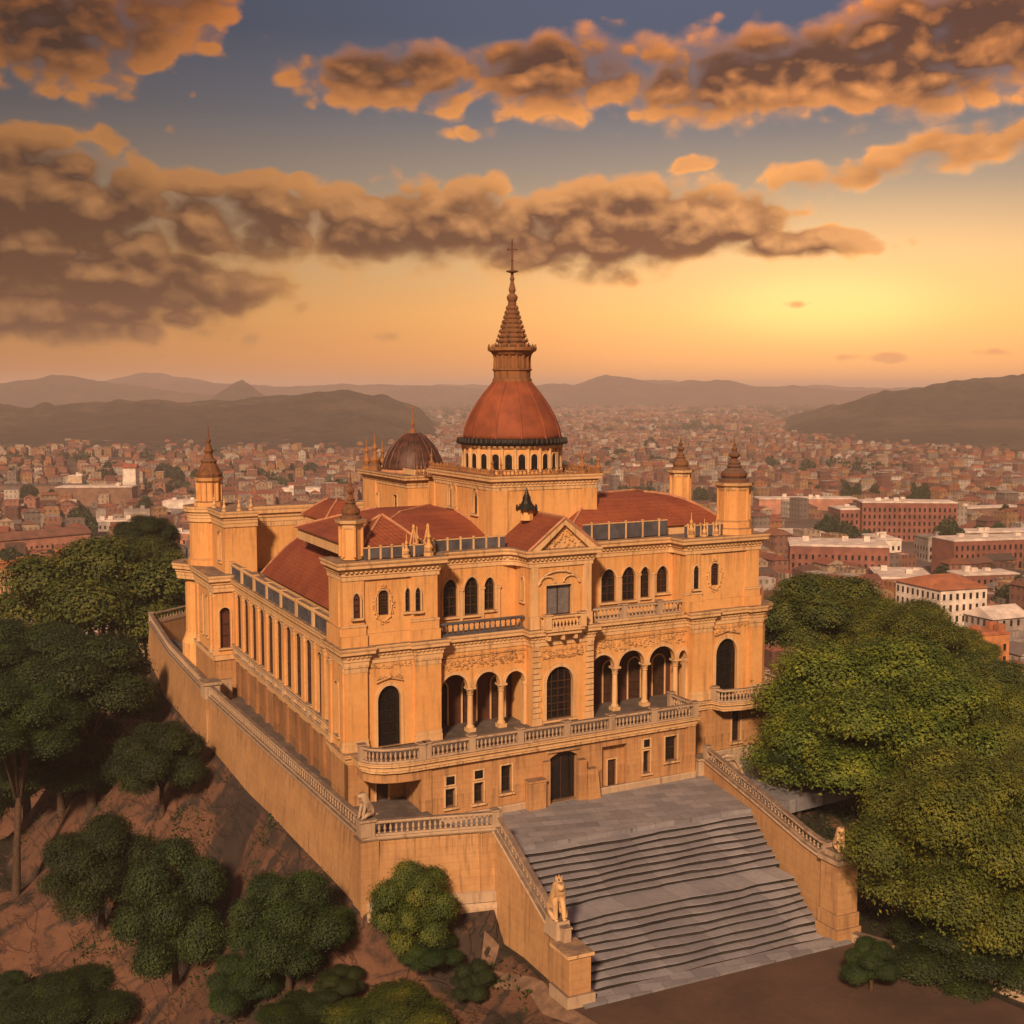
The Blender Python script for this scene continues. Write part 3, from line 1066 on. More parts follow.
# loggia interiors
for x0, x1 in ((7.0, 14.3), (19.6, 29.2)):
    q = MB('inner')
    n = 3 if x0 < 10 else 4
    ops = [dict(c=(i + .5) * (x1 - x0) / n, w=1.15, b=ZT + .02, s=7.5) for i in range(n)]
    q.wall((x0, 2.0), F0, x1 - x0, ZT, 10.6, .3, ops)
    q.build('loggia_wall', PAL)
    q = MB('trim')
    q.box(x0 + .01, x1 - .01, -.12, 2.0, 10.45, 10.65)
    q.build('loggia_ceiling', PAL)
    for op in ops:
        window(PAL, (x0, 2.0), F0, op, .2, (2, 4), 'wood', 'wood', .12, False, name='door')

# --- middle cornice and the balcony floors over the loggias
mid = [(.3, 35.7), (.3, 2.3), (-.3, 2.3), (-.3, -1.38), (1.4, -1.38), (1.4, -1.1), (4.98, -1.1), (4.98, -1.38), (7.02, -1.38), (7.02, -.6), (14.28, -.6), (14.28, -1.72), (19.62, -1.72),
       (19.62, -.6), (29.18, -.6), (29.18, -1.38), (31.22, -1.38), (31.22, -1.1), (35.1, -1.1), (35.1, -1.38), (36.4, -1.38), (37.05, -1.0), (37.5, -.2), (37.5, 14.6)]
m = MB('trim')
m.sweep(mid, cornice_profile(10.72, 12.0, .52))
for x, y, z, u in along(mid, .34):
    n = (u[1], -u[0])
    if math.hypot(1, 1):
        m.obox((x, y), u, n, -.08, .08, .0, .24, 11.28, 11.44)
m.build('cornice', PAL)
m = MB('floor')
m.prism([(.0, 33.0), (.0, 2.4), (-.1, 2.4), (-.1, -1.0), (37.0, -1.0), (37.2, 14.0), (36, 33)], 11.6, 11.97)
m.build('storey_floor', PAL)
balustrade(PAL, [(7.1, -.75), (14.0, -.75)], 12.0, .95, 'panel', .42, ())
balustrade(PAL, [(19.75, -.75), (22.9, -.75), (26.3, -.75), (28.5, -.75)], 12.0, .95, 'stone', .34, (1, 2))
# balcony of the middle bay
m = MB('trim')
m.box(15.0, 18.3, -2.75, -1.6, 11.9, 12.1)
m.box(15.2, 18.1, -2.6, -1.6, 11.62, 11.9)
for x in (15.4, 16.6, 17.7):
    m.box(x - .12, x + .12, -2.45, -1.6, 11.2, 11.62)
m.build('balcony_slab', PAL)
balustrade(PAL, [(15.15, -1.75), (15.15, -2.6), (18.15, -2.6), (18.15, -1.75)], 12.1, .95, 'trim', .3, (1, 2))

# --- upper storey
uw = MB('stucco')
ov = dict(c=3.0, w=.78, b=14.0, s=15.35, k='round')
ovr = dict(c=2.95, w=.8, b=13.9, s=15.3, k='round')
n1 = dict(c=.95, w=.5, b=14.0, s=15.3, k='pointed', h=.4)
n2 = dict(c=4.85, w=.4, b=14.1, s=15.4, k='pointed', h=.35)
n3 = dict(c=5.55, w=.4, b=14.1, s=15.4, k='pointed', h=.35)
uw.wall((-.3, -1.0), F0, 7.1, 11.9, 16.9, .45, [ov, n2])
uw.wall((-.3, 2.3), FL, 3.3, 11.9, 16.9, .4, [])
uw.wall((6.8, 2.3), FB, 7.1, 11.9, 16.9, .4, [])
uw.wall((6.8, -1.0), FR, 3.3, 11.9, 16.9, .4, [])
upL = [dict(c=1.85, w=1.15, b=13.05, s=15.1, k='pointed', h=.7), dict(c=3.6, w=1.2, b=13.05, s=15.1, k='pointed', h=.75), dict(c=5.1, w=.9, b=13.3, s=15.1, k='pointed', h=.62)]
uw.wall((6.8, .9), F0, 7.3, 11.9, 16.9, .4, upL)
opS = dict(c=1.3, w=.5, b=14.0, s=15.4, k='pointed', h=.35)
uw.wall((14.1, .9), FL, 2.5, 11.9, 16.9, .4, [opS])
opU = dict(c=2.5, w=2.2, b=12.9, s=15.15, k='flat')
uw.wall((14.1, -1.6), F0, 5.4, 11.9, 16.9, .45, [opU])
uw.wall((19.5, -1.6), FR, 2.5, 11.9, 16.9, .4, [])
upR = [dict(c=2.95, w=1.4, b=13.0, s=14.85, k='pointed', h=.75), dict(c=4.85, w=1.3, b=13.0, s=14.9, k='pointed', h=.75), dict(c=6.4, w=1.0, b=13.1, s=14.85, k='pointed', h=.7), dict(c=8.1, w=1.15, b=13.35, s=14.85, k='pointed', h=.65)]
uw.wall((19.5, .9), F0, 9.1, 11.9, 16.9, .4, upR)
uw.wall((28.6, 2.0), FL, 3.0, 11.9, 16.9, .4, [])
nR = dict(c=.95, w=.5, b=13.8, s=15.3, k='pointed', h=.35)
uw.wall((28.6, -1.0), F0, 7.4, 11.9, 16.9, .45, [ovr])
uw.wall((36.0, -1.0), FR, 15.0, 11.9, 16.9, .4, [])
uw.wall((36.0, 14.0), FB, 13.0, 11.9, 16.9, .4, [])
uw.build('upper_storey_wall', PAL)
for xs, side in (((-.42, 1.35, 4.7, 6.92), True), ((28.5, 30.2, 34.6, 36.12), False)):   # plinths and corner strips of the two corner pavilions
    m = MB('stucco')
    for x0, x1 in (xs[:2], xs[2:]):
        m.box(x0, x1, -1.2, -.9, 12.0, 13.35)
        m.box(x0 - .08, x1 + .08, -1.3, -.9, 12.0, 12.75)
        m.box(x0 + .1, x1 - .1, -1.12, -.95, 13.35, 16.6)
        m.use('trim').box(x0 - .03, x1 + .03, -1.25, -.9, 13.35, 13.5)
        m.use('stucco')
    m.box(xs[1], xs[2], -1.12, -.9, 12.0, 12.8)
    if side:
        m.box(-.5, -.28, -1.0, 2.3, 12.0, 13.3)
        m.box(-.42, -.29, -.3, .5, 13.3, 16.6)
    m.build('pavilion_plinth', PAL)
for op, o, u in ((n1, (-.3, -1.2), F0), (n2, (-.3, -1.0), F0), (n3, (-.3, -1.2), F0), (opS, (14.1, .9), FL), (nR, (28.6, -1.2), F0)):
    window(PAL, o, u, op, .06 if o[1] < -1.1 else .2, (1, 3), 'wood', 'inner' if op is n1 else 'glass', .12)
for op, o in ((ov, (-.3, -1.0)), (ovr, (28.6, -1.0))):
    f = window(PAL, o, F0, op, .16, (4, 6), 'wood', 'glass', .1, False)
    q = MB('carved')
    rr = random.Random(5)
    for k in range(46):
        t = 2 * math.pi * k / 46
        rx, rz = .52 + rr.uniform(0, .28), 1.05 + rr.uniform(0, .3)
        x, z = o[0] + op['c'] + rx * math.cos(t), 14.75 + rz * math.sin(t)
        s = rr.uniform(.04, .085)
        q.lathe((x, -1.06, z), [(s, -s), (s * 1.1, 0), (s * .6, s)], 5)
    q.tube([(o[0] + op['c'] + .62 * math.cos(2 * math.pi * k / 24), -1.04, 14.75 + 1.18 * math.sin(2 * math.pi * k / 24)) for k in range(25)], [.07] * 25, 5)
    q.build('lace_surround', f)
for op in upL:
    window(PAL, (6.8, .9), F0, op, .28, (2, 3), 'wood', 'glass', .14)
for op in upR:
    window(PAL, (19.5, .9), F0, op, .28, (2, 3), 'wood', 'glass', .14)
for op, o in [(a, (6.8, .9)) for a in upL] + [(a, (19.5, .9)) for a in upR[:3]]:
    q = MB('trim')
    x = o[0] + op['c'] + op['w'] / 2 + .28
    q.box(x - .12, x + .12, o[1] - .16, o[1] + .02, 12.0, 14.9)
    q.box(x - .18, x + .18, o[1] - .2, o[1] + .02, 14.9, 15.08)
    q.build('pilaster', PAL)
f = window(PAL, (14.1, -1.6), F0, opU, .3, (2, 1), 'wood', 'shutter', .12)
f['label'] = 'tall double window with grey shutters under twin arches'
q = MB('trim')
for c in (15.6, 17.6):
    op = dict(c=c, w=1.0, b=15.3, s=15.35, fl=.75)
    inn, out = arch_curve(op), arch_curve(op, .14)
    pts = [(x, -1.7, z) for x, z in out]
    q.tube(pts, [.08] * len(pts), 6)
pts = [(16.6 + 1.75 * math.cos(t), -1.7, 15.25 + .95 * math.sin(t)) for t in [math.pi * i / 16 for i in range(17)]]
q.tube(pts, [.09] * 17, 6)
for x in (14.5, 19.1):
    q.box(x - .4, x + .4, -1.78, -1.55, 12.0, 12.95)
    q.box(x - .32, x + .32, -1.7, -1.55, 12.95, 16.6)
q.build('arch_moulding', PAL)

top = [(-.3, 2.5), (-.3, -1.12), (6.9, -1.12), (6.9, -.2), (7.4, .6), (8.2, .9), (12.9, .9), (13.7, .5), (14.05, -.4), (14.1, -1.65), (19.5, -1.65), (19.5, .3), (20.2, .9), (28.2, .9), (28.5, .6), (28.5, -1.12), (36.1, -1.12), (36.1, 14.2), (22.0, 14.2)]
m = MB('trim')
m.sweep(top, cornice_profile(16.55, 17.85, .62))
for x, y, z, u in along(top, .36):
    n = (u[1], -u[0])
    m.obox((x, y), u, n, -.09, .09, .0, .28, 17.08, 17.24)
m.build('cornice', PAL)
m = MB('deck')
m.prism([(-.1, 2.3), (-.1, -.9), (6.7, -.9), (7.4, 1.1), (13.6, 1.1), (14.3, -1.4), (19.3, -1.4), (19.9, 1.2), (28.7, 1.2), (28.7, -.9), (35.9, -.9), (35.9, 14.0), (22, 14.0), (22, 18), (8.5, 18), (6.6, 8), (6.6, 2.3)], 17.2, 17.78)
m.build('roof_deck', PAL)
# inner wall of the left court, below the roofs
m = MB('stucco')
m.wall((6.6, 30.0), FL, 27.7, 11.95, 17.3, .4, [])
m.build('court_wall', PAL)

# --- pediment
q = MB('trim')
pz0, pz1, pxa, pxb, pxm = 17.6, 20.05, 13.75, 19.95, 16.85
q.add([(pxa + .5, -1.75, pz0 + .28), (pxb - .5, -1.75, pz0 + .28), (pxm, -1.75, pz1 - .35), (pxa + .5, -1.3, pz0 + .28), (pxb - .5, -1.3, pz0 + .28), (pxm, -1.3, pz1 - .35)],
      [(0, 1, 2), (5, 4, 3), (0, 3, 4, 1), (1, 4, 5, 2), (2, 5, 3, 0)])
for xa in (pxa, pxb):
    s_ = 1 if xa < pxm else -1
    nx, nz = .23 * s_, .3
    q.add([(xa, -2.15, pz0 + .1), (pxm, -2.15, pz1), (pxm, -2.15, pz1 - .42), (xa + s_ * .8, -2.15, pz0 + .1), (xa, -1.3, pz0 + .1), (pxm, -1.3, pz1), (pxm, -1.3, pz1 - .42), (xa + s_ * .8, -1.3, pz0 + .1)],
          [(0, 1, 2, 3), (4, 7, 6, 5), (0, 4, 5, 1), (3, 2, 6, 7), (0, 3, 7, 4), (1, 5, 6, 2)])
q.box(pxa - .05, pxb + .05, -2.2, -1.3, pz0, pz0 + .26)
q.use('carved')
rr = random.Random(3)
for k in range(70):
    t = rr.random()
    z = pz0 + .4 + t * 1.6
    half = (pxb - pxa) / 2 * (1 - (z - pz0) / (pz1 - pz0)) - .55
    x = pxm + rr.uniform(-1, 1) * max(half, .05)
    s = rr.uniform(.06, .13)
    q.lathe((x, -1.77, z), [(s, -s), (s, s * .3), (s * .4, s)], 6)
ped = q.build('pediment', PAL)
q = MB('roof')
ry = 3.6
q.add([(pxa - .02, -2.1, pz0 + .2), (pxm, -2.1, pz1 + .08), (pxb + .02, -2.1, pz0 + .2), (pxa - .02, ry, pz0 + .2), (pxm, ry, pz1 + .08), (pxb + .02, ry, pz0 + .2)],
      [(0, 1, 4, 3), (1, 2, 5, 4), (3, 4, 5), (0, 3, 5, 2)])
g = q.build('pediment_roof', PAL)
q = MB('ridge')
q.tube([(pxm, -2.1, pz1 + .1), (pxm, ry, pz1 + .1)], [.13, .13])
for xa in (pxa, pxb):
    q.tube([(xa, -2.12, pz0 + .22), (pxm, -2.12, pz1 + .1)], [.12, .12])
q.build('ridge_tiles', g)

# --- finials and turrets
def finial(parent, x, y, z, s=1.0, mat='gilt', xf=W, name='finial', n=8):
    q = MB(mat)
    q.lathe((x, y, z), [(.30 * s, 0), (.30 * s, .2 * s), (.18 * s, .28 * s), (.26 * s, .5 * s), (.12 * s, .72 * s), (.09 * s, .95 * s), (.15 * s, 1.08 * s), (.05 * s, 1.3 * s), (.03 * s, 1.75 * s), (.005, 1.8 * s)], n)
    return q.build(name, parent, xf)


def turret(x, y, z0, zs, zc, zt, r, sq=False, n=8, xf=W, skirt=0.0):
    """shaft z0..zs, tiered cap zs..zc, spirelet zc..zt; the cap is a sub-part"""
    q = MB('stucco')
    if skirt:
        q.lathe((x, y, 0), [(r + skirt, z0), (r + skirt, z0 + .45), (r + skirt * .55, z0 + .55), (r + skirt * .5, z0 + 1.0), (r + .05, z0 + 1.12)], n, .5)
    q.lathe((x, y, 0), [(r, z0), (r, zs - .55)], n, .5)
    for k in range(n):
        a = 2 * math.pi * (k + .5) / n
        q.lathe((x + r * math.cos(a), y + r * math.sin(a), 0), [(.13, z0 + (1.1 if skirt else .2)), (.13, zs - .5)], 6)
    q.use('trim')
    q.lathe((x, y, 0), [(r + .04, zs - .62), (r + .1, zs - .5), (r + .12, zs - .35), (r + .34, zs - .22), (r + .40, zs), (r * .7, zs + .06)], n, .5)
    o = q.build('turret', PAL, xf)
    c = MB('spire')
    H = zc - zs
    c.lathe((x, y, 0), [(r * .95, zs + .02), (r * .92, zs + H * .14), (r * .74, zs + H * .2), (r * .84, zs + H * .32), (r * .80, zs + H * .46), (r * .58, zs + H * .6), (r * .42, zs + H * .7), (r * .50, zs + H * .76), (r * .36, zs + H * .84), (r * .40, zs + H * .92), (r * .28, zs + H)], n * 2, .5)
    h = zt - zc
    c.lathe((x, y, 0), [(r * .26, zc), (r * .18, zc + h * .10), (r * .36, zc + h * .20), (r * .38, zc + h * .28), (r * .14, zc + h * .38), (r * .20, zc + h * .5), (r * .08, zc + h * .6), (r * .11, zc + h * .68), (.045, zc + h * .76), (.01, zt)], n)
    c.build('turret_cap', o, xf)
    return o


turret(.82, .4, 17.85, 20.6, 22.1, 24.0, .78, n=6)
turret(34.25, .2, 17.85, 22.0, 23.7, 25.7, 1.35, skirt=.42)
fx, fy = Wi(38.1, 15.7)
turret(fx - .4, fy, 17.0, 22.2, 23.7, 25.4, .92)

# --- rear left tower with its round corner
m = MB('stucco')
opT = dict(c=.95, w=1.05, b=5.4, s=8.7)
m.wall((-1.6, 35.6), F0, 1.95, ZT, 11.9, .5, [opT])
m.wall((-1.6, 46.1), FL, 10.5, ZT, 11.9, .5, [dict(c=6.8, w=.8, b=6.0, s=9.5), dict(c=4.6, w=.6, b=6.0, s=9.5)])
m.prism([(-1.6, 46.0), (2.5, 46.0), (2.5, 50.5), (-1.0, 50.5)], -2.5, 11.9)
m.use('base')
m.box(-1.7, .4, 35.5, 46.2, -3.0, 4.3)
m.use('trim')
m.box(-1.85, .4, 35.35, 46.3, 4.31, 4.75)
m.use('stucco')
m.lathe((-.7, 46.6, 0), [(2.0, -3), (2.0, 4.2), (1.75, 4.8), (1.6, 5.3), (1.6, 11.0), (1.75, 11.3)], 20)
m.build('rear_tower_wall', PAL)
window(PAL, (-1.6, 35.6), F0, opT, .4, (1, 3), 'wood', 'inner', .14)
window(PAL, (-1.6, 46.1), FL, dict(c=6.8, w=.8, b=6.0, s=9.5), .4, (1, 3), 'wood', 'inner', .12)
window(PAL, (-1.6, 46.1), FL, dict(c=4.6, w=.6, b=6.0, s=9.5), .4, (1, 3), 'wood', 'inner', .12)
for a in (.2, 2.2, 8.4, 9.9):
    q = MB('stucco')
    pilaster(q, (-1.6, 46.1), FL, a, a + .55, ZT, 10.75, .16, .7, .5)
    q.build('pilaster', PAL)
q = MB('trim')
arc = [(-.7 + 2.35 * math.cos(t), 46.6 + 2.35 * math.sin(t)) for t in [math.pi * (.5 + i / 12) for i in range(7)]]
q.sweep([(2.5, 48.9)] + arc[1:] + [(-1.75, 44.6), (-1.75, 35.45), (.35, 35.45)], cornice_profile(10.72, 12.3, .55, .6))
q.build('cornice', PAL)
# attic block, round turret and pinnacle
m = MB('stucco')
m.wall((-.3, 44.1), FL, 7.5, 12.2, 17.2, .5, [dict(c=5.1, w=1.3, b=13.2, s=15.4)])
m.wall((-.3, 36.6), F0, 3.1, 12.2, 17.2, .5, [])
m.wall((2.8, 36.6), FR, 8.0, 12.2, 17.2, .5, [])
m.lathe((-.1, 44.6, 0), [(2.2, 12.2), (2.2, 12.8), (2.0, 13.0), (2.0, 17.0)], 20)
m.use('deck')
m.prism([(-1.5, 35.7), (2.7, 35.7), (2.7, 46), (-1.5, 46)], 11.9, 12.25)
m.build('attic_wall', PAL)
window(PAL, (-.3, 44.1), FL, dict(c=5.1, w=1.3, b=13.2, s=15.4), .12, (1, 1), 'trim', 'trim', .14, name='blind_window', inner=False)
q = MB('trim')
arc = [(-.1 + 2.1 * math.cos(t), 44.6 + 2.1 * math.sin(t)) for t in [math.pi * (.4 + i / 10) for i in range(11)]]
q.sweep(arc + [(-.35, 42.4), (-.35, 36.55), (2.9, 36.55)], cornice_profile(16.6, 18.1, .5, .6))
q.prism(arc + [(-.3, 36.6), (2.8, 36.6), (2.8, 46.6)], 17.6, 18.05)
q.build('cornice', PAL)
for x, y in ((-.2, 37.0), (2.4, 37.0), (1.2, 36.9), (-.3, 41.1)):
    finial(PAL, x, y, 18.1, .8, 'trim')
tx, ty = -.2, 43.8
q = MB('stucco')
q.lathe((tx, ty, 0), [(1.55, 18.05), (1.55, 18.5), (1.15, 18.6), (1.15, 20.4), (1.4, 20.6), (1.5, 20.9), (.9, 21.0)], 12)
for k in range(12):
    a = 2 * math.pi * k / 12
    q.lathe((tx + 1.2 * math.cos(a), ty + 1.2 * math.sin(a), 0), [(.12, 18.6), (.12, 20.4)], 6)
o = q.build('turret', PAL)
c = MB('spire')
c.lathe((tx, ty, 0), [(1.3, 20.9), (1.35, 21.2), (1.05, 21.7), (.75, 22.3), (.85, 22.5), (.5, 22.8), (.35, 23.2), (.5, 23.5), (.3, 23.9), (.16, 24.2), (.26, 24.5), (.1, 24.8), (.05, 25.8), (.01, 26.0)], 12)
c.build('turret_cap', o)

# --- parapet on the left flank, rear wing wall
m = MB('panel')
m.box(.15, .32, 2.6, 36.3, 12.0, 13.05)
m.use('trim')
m.sweep([(.24, 36.3), (.24, 2.6)], [(-.2, 13.05), (.2, 13.05), (.24, 13.2), (.2, 13.35), (-.2, 13.35)])
for i in range(8):
    y = 3.0 + i * 4.72
    m.box(.0, .5, y - .25, y + .25, 12.0, 13.45)
m.use('panel')
for i in range(69):
    y = 2.9 + i * .48
    m.box(.09, .16, y - .06, y + .06, 12.02, 13.04)
m.build('parapet', PAL)
m = MB('stucco')
m.box(2.8, 15.5, 39.6, 40.4, 12.0, 17.0)
m.use('trim')
m.sweep([(2.8, 39.6), (15.5, 39.6)], cornice_profile(16.2, 18.2, .6, .9))
m.build('rear_wing_wall', PAL)
m = MB('deck')
m.prism([(.5, 2.4), (6.6, 2.4), (6.6, 30), (14, 30), (14, 39.6), (.5, 39.6)], 11.98, 12.06)
m.build('court_deck', PAL)

# --- roofs
hip_roof(PAL, 'hip_roof', (1.6, 10.5, 7.5, 30.0), (5.6, 6.6, 12.0, 26.0), 13.0, 17.4, .10)
hip_roof(PAL, 'hip_roof', (1.7, 6.3, .6, 5.2), (3.95, 4.05, 2.85, 2.95), 18.6, 20.5, .03)
hip_roof(PAL, 'hip_roof', (2.6, 14.6, 5.4, 22.0), (8.5, 13.5, 11.5, 17.0), 17.9, 19.7, .03)
hip_roof(PAL, 'hip_roof', (19.5, 35.0, 2.2, 13.6), (25.0, 29.5, 7.0, 8.6), 18.5, 20.9, .26)
hip_roof(PAL, 'hip_roof', (8.0, 13.0, 31.0, 39.0), (10.0, 11.0, 33.5, 36.5), 17.3, 18.9, .05)
m = MB('stucco')
m.box(20.0, 37.0, 13.8, 14.5, 17.2, 19.0)
m.use('trim')
m.sweep([(20.0, 13.75), (36.8, 13.75)], cornice_profile(18.4, 19.3, .35, .8))
m.build('rear_parapet', PAL)
# railings along the roof edges: dark screens between thin posts
def screen(path, z, h, name='roof_railing', posts=1.1):
    q = MB('panel')
    q.sweep(path, [(-.03, .06), (.03, .06), (.03, h - .08), (-.03, h - .08)], z=z)
    q.use('trim')
    q.sweep(path, [(-.07, h - .08), (.07, h - .08), (.07, h), (-.07, h)], z=z)
    for x, y, zz, u in along(path, posts):
        q.box(x - .07, x + .07, y - .07, y + .07, z, z + h + .12)
    return q.build(name, PAL)


screen([(7.0, 1.3), (13.4, 1.3)], 17.8, .9)
screen([(20.3, 1.35), (28.3, 1.35)], 17.85, 1.3, posts=1.6)
screen([(1.4, -.55), (6.5, -.55), (6.5, 4.5)], 17.86, .85, posts=.8)
screen([(28.8, -.55), (32.6, -.55)], 17.86, .95, posts=.6)
for x, y, s in ((4.6, -.7, .9), (6.3, -.75, 1.25), (5.6, -.2, 1.15), (29.3, -.8, 1.1), (30.6, -.8, .8), (31.8, -.8, .8)):
    finial(PAL, x, y, 17.86, s, 'carved')
# pointed openwork gables beside the left pavilion roof
for x in (5.3, 6.4):
    q = MB('carved')
    for s_ in (-1, 1):
        pts = [(x + s_ * .42 * (1 - t) ** .8, -.3, 17.9 + 1.9 * t) for t in [i / 8 for i in range(9)]]
        q.tube(pts, [.07] * 9, 6)
    q.lathe((x, -.3, 19.75), [(.08, 0), (.12, .15), (.03, .35)], 6)
    q.tube([(x - .3, -.3, 18.5), (x + .3, -.3, 18.5)], [.05, .05])
    q.tube([(x, -.3, 17.9), (x, -.3, 19.6)], [.04, .04])
    q.build('roof_cresting', PAL)
# small dark bell cupola behind the pediment
cx, cy = Wi(16.6, 6.2)
q = MB('stucco')
q.lathe((15.9, 2.6, 0), [(.55, 19.6), (.5, 20.4), (.62, 20.5)], 8)
cu = q.build('bell_cupola', PAL)
q = MB('iron')
q.lathe((15.9, 2.6, 0), [(.85, 20.42), (.75, 20.55), (.48, 20.85), (.34, 21.1), (.32, 21.35), (.2, 21.55), (.12, 21.8), (.03, 22.05)], 10)
for k in range(10):
    a = 2 * math.pi * k / 10
    q.lathe((15.9 + .8 * math.cos(a), 2.6 + .8 * math.sin(a), 0), [(.07, 20.3), (.09, 20.5), (.03, 20.8)], 5)
q.build('cupola_roof', cu)

# --- the crossing block that carries the dome (true world axes)
DX, DY = 18.6, 11.6
I = None
bx0, bx1, by0, by1 = DX - 4.45, DX + 4.45, DY - 5.85, DY + 5.85
m = MB('stucco')
lw = [dict(c=3.3, w=.8, b=19.9, s=21.1, k='pointed', h=.7), dict(c=3.3 + 1.05, w=.55, b=19.9, s=21.0, k='pointed', h=.7), dict(c=8.3, w=.95, b=19.7, s=20.9, k='pointed', h=.85)]
m.wall((bx0, by1), FL, by1 - by0, 17.3, 22.2, .5, lw)
fwn = [dict(c=2.4, w=.6, b=20.0, s=20.8, k='pointed', h=.4)]
m.wall((bx0, by0), F0, bx1 - bx0, 17.3, 22.2, .5, [])
m.wall((bx1, by0), FR, by1 - by0, 17.3, 22.2, .5, [])
m.wall((bx1, by1), FB, bx1 - bx0, 17.3, 22.2, .5, [])
for x, y in ((bx0, by0), (bx1, by0), (bx0, by1)):
    m.box(x - .15, x + 1.15 if x == bx0 else x + .15, y - .15, y + 1.0, 17.3, 21.7) if x == bx0 else m.box(x - 1.15, x + .15, y - .15, y + 1.0, 17.3, 21.7)
m.use('deck')
m.box(bx0 + .1, bx1 - .1, by0 + .1, by1 - .1, 22.2, 22.75)
m.build('crossing_wall', PAL, None)
for op in lw:
    n0 = len(bpy.data.objects)
    Wk = W
    W_save = W
    W = lambda p: p
    # window() builds in plan coordinates; here they are world ones
    _b = MB.build
    MB.build = lambda s, name, parent=None, xf=None, smooth=False, origin=None, _b=_b: _b(s, name, parent, None, smooth, origin)
    window(PAL, (bx0, by1), FL, op, .25, (2, 3), 'wood', 'glass', .14)
    MB.build = _b
    W = W_save
q = MB('trim')
sqp = [(bx0, by1), (bx0, by0), (bx1, by0), (bx1, by1)]
q.sweep(sqp, cornice_profile(21.7, 22.85, .5), closed=True)
for x, y, z, u in along(sqp + [sqp[0]], .34):
    q.obox((x, y), u, (u[1], -u[0]), -.08, .08, 0, .22, 22.17, 22.32)
q.build('cornice', PAL, None)
ring = [(bx0 - .2, by1 + .2), (bx0 - .2, by0 - .2), (bx1 + .2, by0 - .2), (bx1 + .2, by1 + .2)]
q = MB('gilt')
for x, y, z, u in along(ring + [ring[0]], .34):
    q.lathe((x, y, 22.85), [(.06, 0), (.09, .12), (.05, .2), (.08, .36), (.02, .52)], 5)
q.sweep(ring, [(-.05, 22.86), (.05, 22.86), (.05, 22.94), (-.05, 22.94)], closed=True)
q.build('roof_cresting', PAL, None)
for x, y in ring:
    finial(PAL, x, y, 22.86, .95, 'gilt', None)
finial(PAL, bx1 - 1.2, by0 - .1, 22.86, 1.25, 'gilt', None)
finial(PAL, bx0 + .6, by0 - .1, 22.86, .8, 'gilt', None)

# drum, dome, lantern and spire
q = MB('stucco')
q.lathe((DX, DY, 0), [(4.1, 22.7), (4.1, 23.0), (3.95, 23.05), (3.95, 25.0)], 48)
drum = None
q.use('trim')
for k in range(24):
    a = 2 * math.pi * (k + .5) / 24
    q.lathe((DX + 4.0 * math.cos(a), DY + 4.0 * math.sin(a), 0), [(.2, 22.95), (.2, 23.1), (.14, 23.15), (.14, 24.75), (.2, 24.85)], 8)
q.lathe((DX, DY, 0), [(4.05, 24.8), (4.2, 24.95), (4.2, 25.05), (4.05, 25.1)], 48)
drum = q.build('drum', PAL, None)
for k in range(24):
    a = 2 * math.pi * k / 24
    ca, sa = math.cos(a), math.sin(a)
    if ca * math.sin(YAW) + sa * math.cos(YAW) > .35:
        continue
    q = MB('trim')
    pts = []
    for i in range(9):
        t = math.pi * i / 8
        pts.append((.33 * math.cos(t), 24.1 + .33 * math.sin(t)))
    rad = 3.98
    def D3(x, z, r): return (DX + ca * r - sa * x, DY + sa * r + ca * x, z)
    q.tube([D3(x, z, rad + .03) for x, z in [(.33, 23.2)] + pts + [(-.33, 23.2)]], [.07] * 11, 5)
    f = q.build('window', drum, None)
    g = MB('glass')
    rp = [(.3, 23.15)] + [(.3 / .33 * x, z - .02) for x, z in pts] + [(-.3, 23.15)]
    K = len(rp)
    g.add([D3(x, z, rad + .03) for x, z in rp] + [D3(x, z, rad - .3) for x, z in rp], [list(range(K)), list(range(2 * K - 1, K - 1, -1))] + [(i, (i + 1) % K, K + (i + 1) % K, K + i) for i in range(K)])
    g.build('pane', f, None)
q = MB('iron')
q.lathe((DX, DY, 0), [(4.0, 25.08), (4.4, 25.12), (4.45, 25.3), (4.3, 25.55), (4.0, 25.62)], 48)
for k in range(60):
    a = 2 * math.pi * k / 60
    q.lathe((DX + 4.42 * math.cos(a), DY + 4.42 * math.sin(a), 0), [(.1, 25.1), (.16, 25.25), (.12, 25.45), (.05, 25.6)], 5)
q.build('dome_eaves', PAL, None)
q = MB('dome')
prof = [(4.08, 25.55), (4.02, 25.9), (3.90, 26.4), (3.70, 26.95), (3.44, 27.5), (3.13, 28.05), (2.77, 28.6), (2.39, 29.1), (2.02, 29.55), (1.69, 29.95), (1.45, 30.3)]
q.lathe((DX, DY, 0), prof, 64)
dm = q.build('dome', PAL, None, True)
q = MB('dome')
for k in range(12):
    a = 2 * math.pi * (k + .5) / 12
    q.tube([(DX + (r + .0) * math.cos(a), DY + (r + .0) * math.sin(a), z) for r, z in prof], [.075] * len(prof), 5)
q.build('dome_rib', dm, None)
q = MB('gilt')
q.lathe((DX, DY, 0), [(1.6, 30.1), (1.6, 30.35), (1.5, 30.4), (1.5, 30.95), (1.62, 31.05), (1.62, 31.15), (1.4, 31.2), (1.42, 32.2), (1.6, 32.3), (1.75, 32.5), (1.98, 32.62), (2.02, 32.85), (1.3, 32.95)], 16)
for k in range(16):
    a = 2 * math.pi * (k + .5) / 16
    q.lathe((DX + 1.45 * math.cos(a), DY + 1.45 * math.sin(a), 0), [(.1, 31.15), (.12, 31.3), (.09, 32.0), (.16, 32.25)], 6)
    q.lathe((DX + 1.92 * math.cos(a), DY + 1.92 * math.sin(a), 0), [(.08, 32.85), (.1, 32.95), (.03, 33.15)], 5)
q.build('lantern', PAL, None)
q = MB('spire')
pr = []
